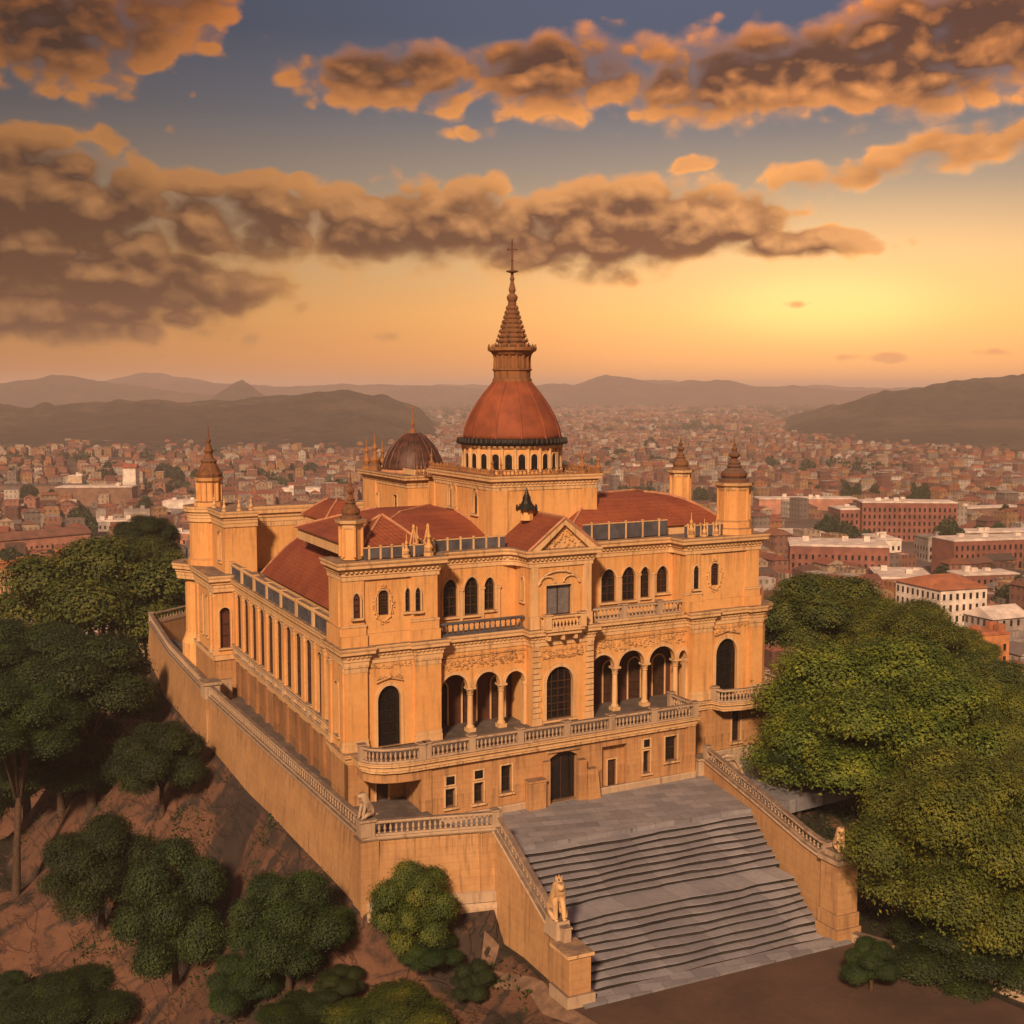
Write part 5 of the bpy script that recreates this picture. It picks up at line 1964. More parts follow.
# ------------------------------------------------------------------ trees
def leaf_fn(c_dark, c_mid, c_light):
    def fn(t, b):
        p = pos(t)
        n = t.noise(p, 0.55, 4, .6)
        f = t.noise(p, 5.0, 3, .7)
        v = t.add(t.mul(n, .65), t.mul(f, .35))
        col = t.ramp(v, [(0.32, c_dark), (0.50, c_mid), (0.66, c_light)])
        oi = t.n.new('ShaderNodeObjectInfo')
        hv = t.n.new('ShaderNodeHueSaturation')
        t.put(hv.inputs['Hue'], t.m('MULTIPLY_ADD', oi.outputs['Random'], 0.035, 0.482))
        t.put(hv.inputs['Value'], t.m('MULTIPLY_ADD', oi.outputs['Random'], 0.4, 0.8))
        t.put(hv.inputs['Color'], col)
        t.put(b.inputs['Base Color'], hv.outputs[0])
        b.inputs['Roughness'].default_value = .65
        tr = t.n.new('ShaderNodeBsdfTranslucent')
        t.put(tr.inputs['Color'], hv.outputs[0])
        mx = t.n.new('ShaderNodeMixShader')
        mx.inputs[0].default_value = .16
        t.l.new(b.outputs[0], mx.inputs[1])
        t.l.new(tr.outputs[0], mx.inputs[2])
        out = [n for n in t.n if n.type == 'OUTPUT_MATERIAL'][0]
        t.l.new(mx.outputs[0], out.inputs['Surface'])
    return fn


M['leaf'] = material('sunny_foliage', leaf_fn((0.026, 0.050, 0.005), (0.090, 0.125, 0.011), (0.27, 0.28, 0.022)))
M['leafdark'] = material('shade_dark_foliage', leaf_fn((0.006, 0.016, 0.003), (0.018, 0.040, 0.006), (0.050, 0.080, 0.010)))  # darker leaf copy; shade on the slope trees is put into the colour
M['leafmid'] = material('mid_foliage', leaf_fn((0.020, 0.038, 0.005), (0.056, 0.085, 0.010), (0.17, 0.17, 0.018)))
M['bark'] = material('bark', plain((0.075, 0.045, 0.028), .9, .35, 4.0))


def crown_mesh(name, seed, n, mat, leaf=.04, lobes=9, flat=.8, cell=1.0):
    """unit crown: many small leaves spread through overlapping domes of foliage"""
    g = np.random.default_rng(seed)
    L = [(np.array([0, 0, -.02]), np.array([.50, .50, .42]))]
    for i in range(lobes):          # domes of foliage set over the outside of the crown
        h = 1 - 1.72 * (i + .5) / lobes
        a = i * 2.39996 + g.uniform(-.3, .3)
        w = math.sqrt(max(0.05, 1 - h * h))
        s_ = g.uniform(.27, .44)
        k = g.uniform(.58, .86)
        L.append((np.array([math.cos(a) * w * k, math.sin(a) * w * k, h * .68]), np.array([1, 1, .72]) * s_))
    area = np.array([r[0] * r[2] for _, r in L])
    cnt = (area / area.sum() * n).astype(int)
    P, Nn = [], []
    for (c, r), k in zip(L, cnt):
        # sprays: clusters on the dome, each a tuft of leaves
        ns = max(8, k // 14)
        d = g.normal(size=(ns, 3))
        d /= np.linalg.norm(d, axis=1)[:, None]
        d[:, 2] = np.where(d[:, 2] < -.6, -d[:, 2], d[:, 2])
        depth = 1 - g.random(ns) ** 2.2 * .35 + g.normal(0, .05, ns)
        sp = c + d * r * depth[:, None]
        idx = g.integers(0, ns, k)
        off = g.normal(0, .055, (k, 3)) * np.array([1, 1, .7])
        P.append(sp[idx] + off)
        Nn.append(d[idx])
    P = np.concatenate(P)
    Nn = np.concatenate(Nn)
    Nn = Nn * 1.15 + g.normal(0, .42, P.shape) + np.array([0, 0, .45])
    Nn /= np.linalg.norm(Nn, axis=1)[:, None]
    t = np.cross(Nn, g.normal(size=P.shape))
    t /= np.linalg.norm(t, axis=1)[:, None]
    b = np.cross(Nn, t)
    s = leaf * g.uniform(.55, 1.25, len(P))[:, None]
    k = len(P)
    v = np.stack([P - t * s, P + b * s * .55 - Nn * s * .12, P + t * s, P - b * s * .55 - Nn * s * .12], 1).reshape(-1, 3)
    v[:, 2] *= flat
    f = np.arange(k * 4).reshape(k, 4)
    o = np_mesh(name, v, f, M[mat])
    me = o.data
    bpy.data.objects.remove(o)
    return me


CROWNS = {
    'leaf': [crown_mesh('crown', 21, 190000, 'leaf', .0165, 17), crown_mesh('crown', 22, 190000, 'leaf', .0165, 14, .85)],
    'leafdark': [crown_mesh('crown', 31, 130000, 'leafdark', .019, 14), crown_mesh('crown', 32, 130000, 'leafdark', .019, 12, .8), crown_mesh('crown', 33, 100000, 'leafdark', .022, 10, .95)],
    'leafmid': [crown_mesh('crown', 41, 70000, 'leafmid', .024, 12, .9)],
}


def trunk_mesh(h, r, spread, seed):
    """tapered trunk with limbs reaching into the crown; z=0 at the ground, h = height of the crown's middle"""
    g = random.Random(seed)
    q = MB('bark')
    lean = (g.uniform(-.06, .06) * h, g.uniform(-.06, .06) * h)
    fork = h * .55
    q.tube([(0, 0, -.8), (0, 0, .1), (lean[0] * .4, lean[1] * .4, fork * .5), (lean[0], lean[1], fork)], [r * 1.7, r * 1.25, r, r * .85], 8)
    for i in range(6):
        a = 2 * math.pi * (i + g.uniform(-.3, .3)) / 6
        l = spread * g.uniform(.45, .8)
        x, y = lean
        q.tube([(x, y, fork * g.uniform(.85, 1.0)), (x + math.cos(a) * l * .35, y + math.sin(a) * l * .35, fork + (h - fork) * .6), (x + math.cos(a) * l, y + math.sin(a) * l, h + spread * g.uniform(-.05, .3))], [r * .55, r * .36, r * .12], 6)
    return q


tree_n = 0


def tree(kind, var, c, rx, rz, label, group='trees on the palace hill', name='broadleaf_tree', gz=None, rot=None):
    """crown centred at c; the trunk runs down to the terrain"""
    global tree_n
    tree_n += 1
    g = float(terrain(c[0], c[1])) if gz is None else gz
    g = min(g, c[2] - rz * .7)
    t = thing(name, label, 'tree', (c[0], c[1], g), group)
    h = c[2] - g
    tr = trunk_mesh(h, max(.12, rx * .055), rx * .9, tree_n).build('trunk', None, None, True)
    tr.parent = t
    cr = bpy.data.objects.new('crown', CROWNS[kind][var % len(CROWNS[kind])])
    COL.objects.link(cr)
    cr.parent = t
    cr.location = (0, 0, h)
    cr.scale = (rx, rx, rz)
    cr.rotation_euler = (0, 0, rot if rot is not None else tree_n * 2.4)
    return t


def tree_at(kind, var, cx, cy, wpx, hpx, D, label, **kw):
    p = at(cx, cy, D)
    return tree(kind, var, p, wpx / 2 / FPX * D, hpx / 2 / FPX * D * 1.18, label, **kw)


def ground_depth(x, y):
    """depth at which the sight line through a picture point meets the slope"""
    for D in np.arange(62, 210, .5):
        p = at(x, y, D)
        if p[2] < float(terrain(p[0], p[1])):
            return float(D)
    return 120.0


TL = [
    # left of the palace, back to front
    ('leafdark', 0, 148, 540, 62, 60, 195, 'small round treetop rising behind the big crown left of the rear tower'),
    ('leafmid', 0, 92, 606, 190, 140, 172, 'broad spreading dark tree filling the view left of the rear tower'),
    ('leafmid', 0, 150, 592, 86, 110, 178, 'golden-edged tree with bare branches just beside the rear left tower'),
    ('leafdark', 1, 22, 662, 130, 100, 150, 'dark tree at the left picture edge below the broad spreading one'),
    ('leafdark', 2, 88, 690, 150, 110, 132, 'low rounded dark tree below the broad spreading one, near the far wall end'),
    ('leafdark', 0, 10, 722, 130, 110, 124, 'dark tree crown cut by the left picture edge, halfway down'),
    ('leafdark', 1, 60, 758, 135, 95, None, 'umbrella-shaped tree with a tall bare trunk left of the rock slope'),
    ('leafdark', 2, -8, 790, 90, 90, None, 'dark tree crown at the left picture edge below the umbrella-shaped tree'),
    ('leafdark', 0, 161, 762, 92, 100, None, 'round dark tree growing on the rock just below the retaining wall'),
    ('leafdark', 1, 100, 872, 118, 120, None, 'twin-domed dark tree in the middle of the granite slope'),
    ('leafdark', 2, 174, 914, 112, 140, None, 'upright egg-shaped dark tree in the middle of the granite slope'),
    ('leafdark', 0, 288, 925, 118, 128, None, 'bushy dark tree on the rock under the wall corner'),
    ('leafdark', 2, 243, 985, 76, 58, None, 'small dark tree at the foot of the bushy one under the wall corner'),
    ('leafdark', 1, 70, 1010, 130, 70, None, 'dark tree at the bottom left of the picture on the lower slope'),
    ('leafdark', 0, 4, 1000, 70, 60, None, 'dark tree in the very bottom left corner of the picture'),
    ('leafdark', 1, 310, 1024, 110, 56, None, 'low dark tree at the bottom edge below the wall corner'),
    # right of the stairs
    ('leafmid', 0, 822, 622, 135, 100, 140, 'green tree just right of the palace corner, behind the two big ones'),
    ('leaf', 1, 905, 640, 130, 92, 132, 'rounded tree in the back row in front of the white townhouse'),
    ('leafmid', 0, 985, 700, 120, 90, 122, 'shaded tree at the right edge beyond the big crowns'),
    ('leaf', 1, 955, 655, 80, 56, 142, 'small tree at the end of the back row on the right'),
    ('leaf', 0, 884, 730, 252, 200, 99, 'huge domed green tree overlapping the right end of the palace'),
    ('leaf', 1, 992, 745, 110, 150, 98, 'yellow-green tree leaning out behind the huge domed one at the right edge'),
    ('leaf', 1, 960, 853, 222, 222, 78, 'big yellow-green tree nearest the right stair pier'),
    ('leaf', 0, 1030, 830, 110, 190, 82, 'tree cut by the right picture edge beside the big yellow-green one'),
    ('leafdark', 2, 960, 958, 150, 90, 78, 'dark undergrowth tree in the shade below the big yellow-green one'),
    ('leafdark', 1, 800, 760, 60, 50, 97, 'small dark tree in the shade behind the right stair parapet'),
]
for k in TL:
    k = list(k)
    if k[6] is None:
        k[6] = ground_depth(k[2], k[3] + k[5] * .62)
    tree_at(*k)
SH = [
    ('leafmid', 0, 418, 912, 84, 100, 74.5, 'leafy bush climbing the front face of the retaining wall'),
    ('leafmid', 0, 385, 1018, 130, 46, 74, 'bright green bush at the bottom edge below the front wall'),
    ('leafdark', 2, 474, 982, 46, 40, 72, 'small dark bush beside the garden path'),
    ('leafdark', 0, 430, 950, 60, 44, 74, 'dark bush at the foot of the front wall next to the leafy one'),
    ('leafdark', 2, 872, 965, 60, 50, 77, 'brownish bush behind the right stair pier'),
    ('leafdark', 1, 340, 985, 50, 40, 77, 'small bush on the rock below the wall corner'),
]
for k in SH:
    k = list(k)
    k[6] = ground_depth(k[2], k[3] + k[5] * .45) - .8
    tree_at(*k, group='bushes at the foot of the walls', name='bush')

# ground cover on the slopes: grass, ivy and small leaves, past counting
g = np.random.default_rng(77)
n = 9000
X = g.uniform(-48, 62, n)
Y = g.uniform(-52, 62, n)
keep = (pdist(PLAT, X, Y) > .4) & (pdist(ESPL, X, Y) > .2)
keep &= (vnoise(X, Y, 6.5, 71) > np.where(X < 4, .68, .45)) | (X > 27) | (g.random(n) < .03)
keep &= ~((X > 28) & (X < 42) & (Y > -9.5))
X, Y = X[keep], Y[keep]
K = 16
PX, PY = np.repeat(X, K) + g.normal(0, .45, len(X) * K), np.repeat(Y, K) + g.normal(0, .45, len(X) * K)
PZ = terrain(PX, PY) + g.random(len(PX)) * .5 * np.repeat(g.uniform(.3, 1.3, len(X)), K)
ok = (pdist(PLAT, PX, PY) > .3) & (pdist(ESPL, PX, PY) > .1)
P = np.stack([PX, PY, PZ], 1)[ok]
t = g.normal(size=P.shape)
t /= np.linalg.norm(t, axis=1)[:, None]
b = np.cross(t, g.normal(size=P.shape))
b /= np.linalg.norm(b, axis=1)[:, None]
s = g.uniform(.08, .2, len(P))[:, None]
v = np.stack([P - t * s, P + b * s * .5, P + t * s, P - b * s * .5], 1).reshape(-1, 3)
o = np_mesh('undergrowth', v, np.arange(len(P) * 4).reshape(-1, 4), M['leafdark'])
o['kind'] = 'stuff'

# ------------------------------------------------------------------ the city in the valley
def city_fn(t, b):
    """wall and roof colours come from the building; windows are dark openings on upright faces"""
    a = t.n.new('ShaderNodeAttribute')
    a.attribute_name = 'tint'
    g = t.n.new('ShaderNodeNewGeometry')
    sn = t.n.new('ShaderNodeSeparateXYZ')
    t.l.new(g.outputs['Normal'], sn.inputs[0])
    sp_ = t.n.new('ShaderNodeSeparateXYZ')
    t.l.new(g.outputs['Position'], sp_.inputs[0])
    up_ = t.m('ABSOLUTE', sn.outputs[2])
    wallm = t.sstep(up_, .1, .3, 1.0, 0.0)
    hx = t.sub(t.mul(sp_.outputs[0], sn.outputs[1]), t.mul(sp_.outputs[1], sn.outputs[0]))
    fx = t.m('FRACT', t.m('DIVIDE', hx, 2.6))
    fz = t.m('FRACT', t.m('DIVIDE', t.add(sp_.outputs[2], 45.0), 3.2))
    wx = t.mul(t.m('GREATER_THAN', fx, .30), t.m('LESS_THAN', fx, .70))
    wz = t.mul(t.m('GREATER_THAN', fz, .30), t.m('LESS_THAN', fz, .78))
    win = t.mul(t.mul(wx, wz), wallm)
    n = t.noise(g.outputs['Position'], .35, 5, .65)
    col = t.mix(t.sstep(n, .3, .75, 0, .55), a.outputs['Color'], (0.10, 0.06, 0.05))
    col = t.mix(t.mul(win, .6), col, (.025, .02, .02))
    t.put(b.inputs['Base Color'], col)
    b.inputs['Roughness'].default_value = .85


M['city'] = material('town_house', city_fn)


def ground_fn(t, b):
    p = pos(t)
    big, fine = t.noise(p, .004, 7, .65), t.noise(p, .06, 6, .65)
    col = t.mix(t.sstep(fine, .35, .7), (0.085, 0.058, 0.052), (0.17, 0.115, 0.10))
    col = t.mix(t.sstep(big, .52, .62), col, (0.05, 0.042, 0.028))
    t.put(b.inputs['Base Color'], col)
    b.inputs['Roughness'].default_value = .95


M['plain'] = material('valley_floor', ground_fn)


def hill_fn(t, b):
    p = pos(t)
    a, f, ff = t.noise(p, .004, 6, .6), t.noise(p, .03, 7, .7), t.noise(p, .12, 4, .7)
    col = t.mix(t.sstep(f, .35, .65), (0.012, 0.014, 0.008), (0.062, 0.052, 0.026))
    col = t.mix(t.sstep(a, .50, .62, 0, .8), col, (0.13, 0.092, 0.055))
    col = t.mix(t.sstep(ff, .45, .7, 0, .6), col, (0.012, 0.013, 0.009))
    t.put(b.inputs['Base Color'], col)
    b.inputs['Roughness'].default_value = .95
    bump(t, b, t.add(f, t.mul(ff, .6)), 1.0, 14.0)


M['hill'] = material('wooded_hill', hill_fn)

q = MB('plain')
q.add([(-12500, -900, CITY_Z), (12500, -900, CITY_Z), (12500, 13000, CITY_Z), (-12500, 13000, CITY_Z)], [(0, 1, 2, 3)])
structure(q.build('valley_floor', None, None))

FH = np.array([math.sin(YAW), math.cos(YAW)])       # horizontal view axis
RH = np.array([math.cos(YAW), -math.sin(YAW)])


def polar(d, a):
    """point at distance d along the view axis, a metres to the right of it"""
    return CAM[0] + FH[0] * d + RH[0] * a, CAM[1] + FH[1] * d + RH[1] * a


def hill_patch(name, d0, d1, nd, a0, a1, na, hf, mat='hill'):
    """terrain patch between distances d0..d1; a is the offset right of the axis as a fraction of distance"""
    ds = np.linspace(d0, d1, nd)
    as_ = np.linspace(a0, a1, na)
    Dm, Am = np.meshgrid(ds, as_)
    X, Y = polar(Dm, Am * Dm)
    Z = hf(Dm, Am, X, Y)
    v = np.stack([X.ravel(), Y.ravel(), Z.ravel()], 1)
    i = np.arange(nd * na).reshape(na, nd)
    f = np.stack([i[:-1, :-1], i[:-1, 1:], i[1:, 1:], i[1:, :-1]], -1).reshape(-1, 4)
    o = np_mesh(name, v, f, M[mat], True)
    return structure(o)


def fx_(x): return (x - 512) / FPX / math.cos(PITCH)


def prof_hill(points, D, half, jag=6.0, seed=1):
    """hill whose skyline follows (picture x, picture y) at distance D; flanks fall away over half metres"""
    xs = np.array([fx_(p[0]) for p in points])
    hs = np.array([CAM[2] + (390 - p[1]) / FPX * D for p in points])

    def hf(Dm, Am, X, Y):
        top = np.interp(Am, xs, hs) - CITY_Z
        n = (vnoise(X, Y, half * .5, seed) - .5) * .55 + (vnoise(X, Y, half * .2, seed + 1) - .5) * .28 + (vnoise(X, Y, half * .07, seed + 2) - .5) * .10
        t = (Dm - D) / half
        t = np.where(t > 0, t * .7, t)
        shape = np.exp(-(t * 1.25) ** 2)
        z = CITY_Z - 2 + np.maximum(top, 0) * shape * (1 + n * (1 - .75 * shape)) + ((vnoise(X, Y, 60, seed + 5) - .5) * 2 + vnoise(X, Y, 25, seed + 6) - .5) * jag * np.clip(top / 30, 0, 1) * shape
        return z
    return hf


E0 = 418
hill_patch('mid_hill', 1250, 3200, 120, fx_(-140), fx_(470), 260, prof_hill([(-140, 402), (-40, 405), (30, 408), (120, 403), (200, 402), (260, 399), (320, 393), (350, 393), (390, 400), (420, 412), (450, 440), (470, 460)], 2250, 620, 9, 2))
hill_patch('right_hill', 1250, 4000, 130, fx_(740), fx_(1190), 240, prof_hill([(740, 450), (765, 432), (790, 418), (830, 404), (880, 393), (930, 388), (985, 381), (1030, 376), (1100, 368), (1190, 366)], 2500, 720, 9, 12))
hill_patch('cone_hill', 3300, 4500, 60, fx_(190), fx_(300), 80, prof_hill([(190, 405), (212, 400), (226, 390), (236, 383), (245, 379.5), (254, 385), (262, 392), (274, 399), (300, 405)], 3900, 350, 5, 22))
hill_patch('far_ridge', 3900, 5300, 50, fx_(-140), fx_(330), 200, prof_hill([(-140, 388), (-40, 384), (0, 384), (25, 380), (55, 377), (85, 379), (120, 385), (160, 391), (210, 395), (330, 404)], 4600, 500, 6, 32))
hill_patch('far_ridge', 5100, 7000, 50, fx_(60), fx_(1150), 420, prof_hill([(60, 392), (108, 381), (150, 374), (180, 376), (220, 382), (260, 386), (320, 385), (390, 384), (440, 387), (490, 390), (520, 386), (545, 383), (575, 384), (605, 377), (630, 379), (660, 384), (690, 380), (725, 381), (750, 386), (790, 385), (830, 390), (880, 390), (1000, 386), (1150, 384)], 6050, 650, 7, 42))
hill_patch('far_ridge', 6900, 8200, 40, fx_(-120), fx_(1150), 300, prof_hill([(-120, 384), (0, 387), (200, 389), (350, 386), (470, 384), (560, 386), (650, 380), (665, 379), (700, 383), (800, 386), (900, 388), (1150, 386)], 7500, 500, 5, 52))

WALLC = {'cream': (.62, .47, .34), 'ochre': (.52, .31, .15), 'terracotta pink': (.46, .21, .145), 'brick red': (.235, .088, .064), 'white': (.72, .64, .58), 'grey': (.33, .28, .26), 'orange': (.55, .22, .08), 'brown': (.21, .12, .085)}
ROOFC = {'red tile': (.30, .085, .048), 'brown tile': (.19, .085, .058), 'grey': (.27, .235, .225), 'pale': (.66, .57, .52), 'orange tile': (.40, .14, .062), 'dark': (.10, .075, .068)}
WK, RK = list(WALLC), list(ROOFC)


def house_arrays(cx, cy, w, l, h, ang, roof, rh, wc, rc, zb=CITY_Z - .5):
    """vertices, faces (quads) and face colours of one house; roof: 0 flat with parapet, 1 gabled, 2 hipped"""
    c, s = math.cos(ang), math.sin(ang)

    def T(x, y, z): return (cx + x * c - y * s, cy + x * s + y * c, zb + z)
    a, b = w / 2, l / 2
    V = [T(-a, -b, 0), T(a, -b, 0), T(a, b, 0), T(-a, b, 0), T(-a, -b, h), T(a, -b, h), T(a, b, h), T(-a, b, h)]
    Fq = [(0, 1, 5, 4), (1, 2, 6, 5), (2, 3, 7, 6), (3, 0, 4, 7)]
    Cq = [wc] * 4
    if roof == 0:
        i = .35
        V += [T(-a + i, -b + i, h), T(a - i, -b + i, h), T(a - i, b - i, h), T(-a + i, b - i, h)]
        V += [T(-a + i, -b + i, h - .6), T(a - i, -b + i, h - .6), T(a - i, b - i, h - .6), T(-a + i, b - i, h - .6)]
        for k in range(4):
            m = (k + 1) % 4
            Fq += [(4 + k, 4 + m, 8 + m, 8 + k), (8 + k, 8 + m, 12 + m, 12 + k)]
            Cq += [wc, wc]
        Fq.append((12, 13, 14, 15))
        Cq.append(rc)
    else:
        e = .5
        n = len(V)
        k = b * (1.06 if roof == 1 else .45)
        V += [T(-a - e, -b - e, h - .1), T(a + e, -b - e, h - .1), T(a + e, b + e, h - .1), T(-a - e, b + e, h - .1), T(0, -k, h + rh), T(0, k, h + rh)]
        Fq += [(n, n + 4, n + 5, n + 3), (n + 1, n + 2, n + 5, n + 4), (n, n + 1, n + 4, n + 4), (n + 2, n + 3, n + 5, n + 5), (n + 3, n + 2, n + 1, n)]
        Cq += [rc, rc] + ([wc, wc] if roof == 1 else [rc, rc]) + [rc]
    return V, Fq, Cq


class City:
    def __init__(s): s.v, s.f, s.c = [], [], []

    def add(s, V, Fq, Cq):
        o = len(s.v)
        s.v += V
        s.f += [tuple(i + o for i in q) for q in Fq]
        s.c += Cq

    def mesh(s, name):
        me = bpy.data.meshes.new(name)
        fs = [tuple(dict.fromkeys(q)) for q in s.f]
        me.from_pydata(s.v, [], fs)
        me.materials.append(M['city'])
        at_ = me.attributes.new('tint', 'FLOAT_COLOR', 'FACE')
        at_.data.foreach_set('color', [x for c in s.c for x in (c[0], c[1], c[2], 1.0)])
        me.update()
        o = bpy.data.objects.new(name, me)
        COL.objects.link(o)
        return o


VIS = [(-60, 640), (0, 640), (10, 612), (30, 570), (100, 538), (150, 532), (190, 552), (202, 495), (250, 495), (340, 495), (358, 462), (430, 452), (462, 440), (566, 440), (598, 480), (690, 478), (722, 470), (756, 520), (765, 566), (850, 575), (905, 592), (960, 640), (1024, 668), (1084, 668)]


def open_to_view(x, y):
    return y < np.interp(x, [p[0] for p in VIS], [p[1] for p in VIS])


def hill_z(x, y):
    return CITY_Z


# hand-placed larger buildings: (picture x, picture y of the base, length m, width m, height m, turn, roof, roof height, wall, roof, label)
def ground_at(x, y):
    D = (CAM[2] - CITY_Z) / ((y - 390) / FPX) * 1.0
    return polar(D, fx_(x) * D)


BIG = [
    (748 + 195, 632, 17, 22, 14.5, 20, 2, 3.2, 'white', 'orange tile', 'white townhouse with rows of dark windows and orange roof above the right-hand trees'),
    (985, 596, 22, 11, 8, 12, 0, 0, 'brick red', 'pale', 'low red brick hall with a pale flat roof right of the white townhouse'),
    (903, 588, 20, 30, 5, -8, 0, 0, 'grey', 'pale', 'low hall with a wide pale roof behind the white townhouse'),
    (1010, 575, 60, 16, 15, 14, 0, 0, 'brick red', 'pale', 'long brick red block with white roof strip at the right edge'),
    (1004, 548, 55, 14, 8, 8, 0, 0, 'brown', 'pale', 'brown block with a pale roof edge at the right edge, behind the long red one'),
    (838, 576, 38, 26, 13, -10, 0, 0, 'brick red', 'pale', 'red brick block with a white flat roof beyond the right corner turret'),
    (882, 558, 10, 22, 9, 5, 0, 0, 'white', 'pale', 'small white house between two brick blocks, right of the corner turret'),
    (906, 540, 46, 16, 19, -4, 0, 0, 'brick red', 'pale', 'tall brick block with vertical window rows and white roof, right of the dark poplars'),
    (858, 538, 24, 18, 15, 4, 0, 0, 'brick red', 'pale', 'narrower brick block with a white roof left of the tall one'),
    (782, 541, 42, 30, 4, 0, 0, 0, 'grey', 'pale', 'low round-cornered pale-roofed hall just right of the corner turret'),
    (805, 513, 60, 16, 9, 2, 0, 0, 'terracotta pink', 'pale', 'long pink building with pale roof behind the low hall'),
    (905, 513, 50, 24, 7, -12, 0, 0, 'brown', 'pale', 'brown shed with a bright roof behind the tall brick block'),
    (968, 520, 70, 12, 7, 20, 0, 0, 'brown', 'pale', 'long angled pale roof in the middle distance on the right'),
    (950, 560, 26, 14, 10, 8, 0, 0, 'grey', 'grey', 'grey flat-roofed block beside the dark cypress'),
    (1000, 640, 14, 12, 7, 24, 1, 3, 'grey', 'pale', 'grey house with pale slatted roof below the white townhouse'),
    (990, 668, 9, 8, 9, 20, 0, 0, 'orange', 'orange tile', 'small orange house among the trees at the right edge'),
    (1022, 655, 16, 10, 4, 20, 0, 0, 'grey', 'grey', 'low grey roofed annexe at the right edge beside the orange house'),
    (75, 600, 40, 10, 16, 50, 0, 0, 'ochre', 'orange tile', 'sunlit ochre street front at the left edge above the trees'),
    (12, 615, 12, 14, 16, 50, 0, 0, 'ochre', 'orange tile', 'ochre corner house with balconies at the left edge above the trees'),
    (30, 560, 52, 10, 10, 48, 1, 3, 'terracotta pink', 'brown tile', 'long pink terrace along the bright street on the left'),
    (98, 505, 48, 18, 12, 4, 0, 0, 'brown', 'pale', 'big dark brown block with a pale roof edge on the left'),
    (40, 498, 60, 14, 9, 3, 0, 0, 'brown', 'dark', 'long dark low block on the far left'),
    (78, 494, 10, 10, 13, 0, 0, 0, 'cream', 'pale', 'small bright cream tower house on the left'),
    (132, 496, 9, 9, 20, 0, 1, 3, 'white', 'red tile', 'narrow white church tower on the left'),
    (186, 516, 24, 14, 9, 0, 0, 0, 'white', 'pale', 'bright white hall beside the left rear turret'),
    (150, 519, 60, 12, 5, -6, 0, 0, 'grey', 'grey', 'long grey shed left of the rear turret'),
    (165, 545, 44, 12, 6, -4, 0, 0, 'terracotta pink', 'pale', 'low pink warehouse just above the big dark tree'),
    (120, 530, 40, 14, 5, 3, 0, 0, 'grey', 'pale', 'flat pale roof left of the low pink warehouse'),
    (302, 500, 26, 14, 8, 3, 0, 0, 'white', 'pale', 'bright white building behind the rear wing wall'),
    (262, 504, 30, 14, 7, -4, 0, 0, 'brick red', 'red tile', 'red-roofed hall between the rear turret and the white building'),
    (330, 486, 40, 14, 8, 5, 0, 0, 'grey', 'dark', 'dark grey block left of the small dome'),
    (648, 472, 70, 20, 6, 0, 0, 0, 'white', 'pale', 'long pale shed seen between the main dome and the right turrets'),
]
footprints = []


def on_big(x, y, m):
    for gx, gy, c, s, a, b in footprints:
        u, v = (x - gx) * c + (y - gy) * s, -(x - gx) * s + (y - gy) * c
        if abs(u) < a + m and abs(v) < b + m:
            return True
    return False


def big_house(i, e):
    x, y, L, Wd, H, turn, roof, rh, wc, rc, label = e
    gx, gy = ground_at(x, y)
    ang = -YAW + R(turn) + math.pi / 2 * 0
    footprints.append((gx, gy, math.cos(ang), math.sin(ang), L / 2, Wd / 2))
    t = thing('town_building', label, 'building', (gx, gy, CITY_Z), 'larger buildings in the valley')
    c, s = math.cos(ang), math.sin(ang)
    def X(p): return (gx + p[0] * c - p[1] * s, gy + p[0] * s + p[1] * c, CITY_Z + p[2])
    for nm in ('wall_' + wc, 'roof_' + rc):
        if nm not in M:
            col = WALLC[wc] if nm.startswith('wall') else ROOFC[rc]
            M[nm] = material(nm.replace('_', ' '), plain(col, .85, .28, .25))
    near = y > 520
    q = MB('wall_' + wc)
    a, b = L / 2, Wd / 2
    q.box(-a, a, -b, b, -1, H)
    q.build('wall', t, X)
    q = MB('roof_' + rc)
    if roof == 0:
        q.box(-a - .25, a + .25, -b - .25, b + .25, H + .004, H + .45)
        q.box(-a + .6, a - .6, -b + .6, b - .6, H + .45, H + .7)
        rr = random.Random(i)
        for k in range(3):
            px_, py_ = rr.uniform(-a * .7, a * .7), rr.uniform(-b * .5, b * .5)
            q.box(px_ - 1.2, px_ + 1.2, py_ - .9, py_ + .9, H + .7, H + rr.uniform(1.6, 2.8))
        q.build('roof', t, X)
    else:
        k = a * (1.04 if roof == 1 else .55)
        q.add([(-a - .6, -b - .6, H), (a + .6, -b - .6, H), (a + .6, b + .6, H), (-a - .6, b + .6, H), (-k, 0, H + rh), (k, 0, H + rh), ],
              [(0, 1, 5, 4), (2, 3, 4, 5), (1, 2, 5), (3, 0, 4), (3, 2, 1, 0)])
        q.build('roof', t, X)
    if near:
        proto = {}
        fl = max(1, int(H / 3.4))
        n_w = 0
        for face, (u0, u1, f) in {'f': (-a, a, lambda u, d: (u, -b - d)), 'l': (-b, b, lambda u, d: (-a - d, u))}.items():
            n = max(2, int((u1 - u0) / 2.4))
            for k in range(n):
                for z in range(fl):
                    if n_w >= 96:
                        break
                    n_w += 1
                    u = u0 + (u1 - u0) * (k + .5) / n
                    zz = z * 3.4 + 1.1
                    m = MB('glass')
                    p0, p1 = f(u - .48, 0.03), f(u + .48, -.1)
                    m.box(min(p0[0], p1[0]), max(p0[0], p1[0]), min(p0[1], p1[1]), max(p0[1], p1[1]), zz, zz + 1.9)
                    m.use('wall_' + wc)
                    p0, p1 = f(u - .75, 0.12), f(u + .75, -.1)
                    m.box(min(p0[0], p1[0]), max(p0[0], p1[0]), min(p0[1], p1[1]), max(p0[1], p1[1]), zz - .2, zz - .003)
                    m.build('window', t, X)


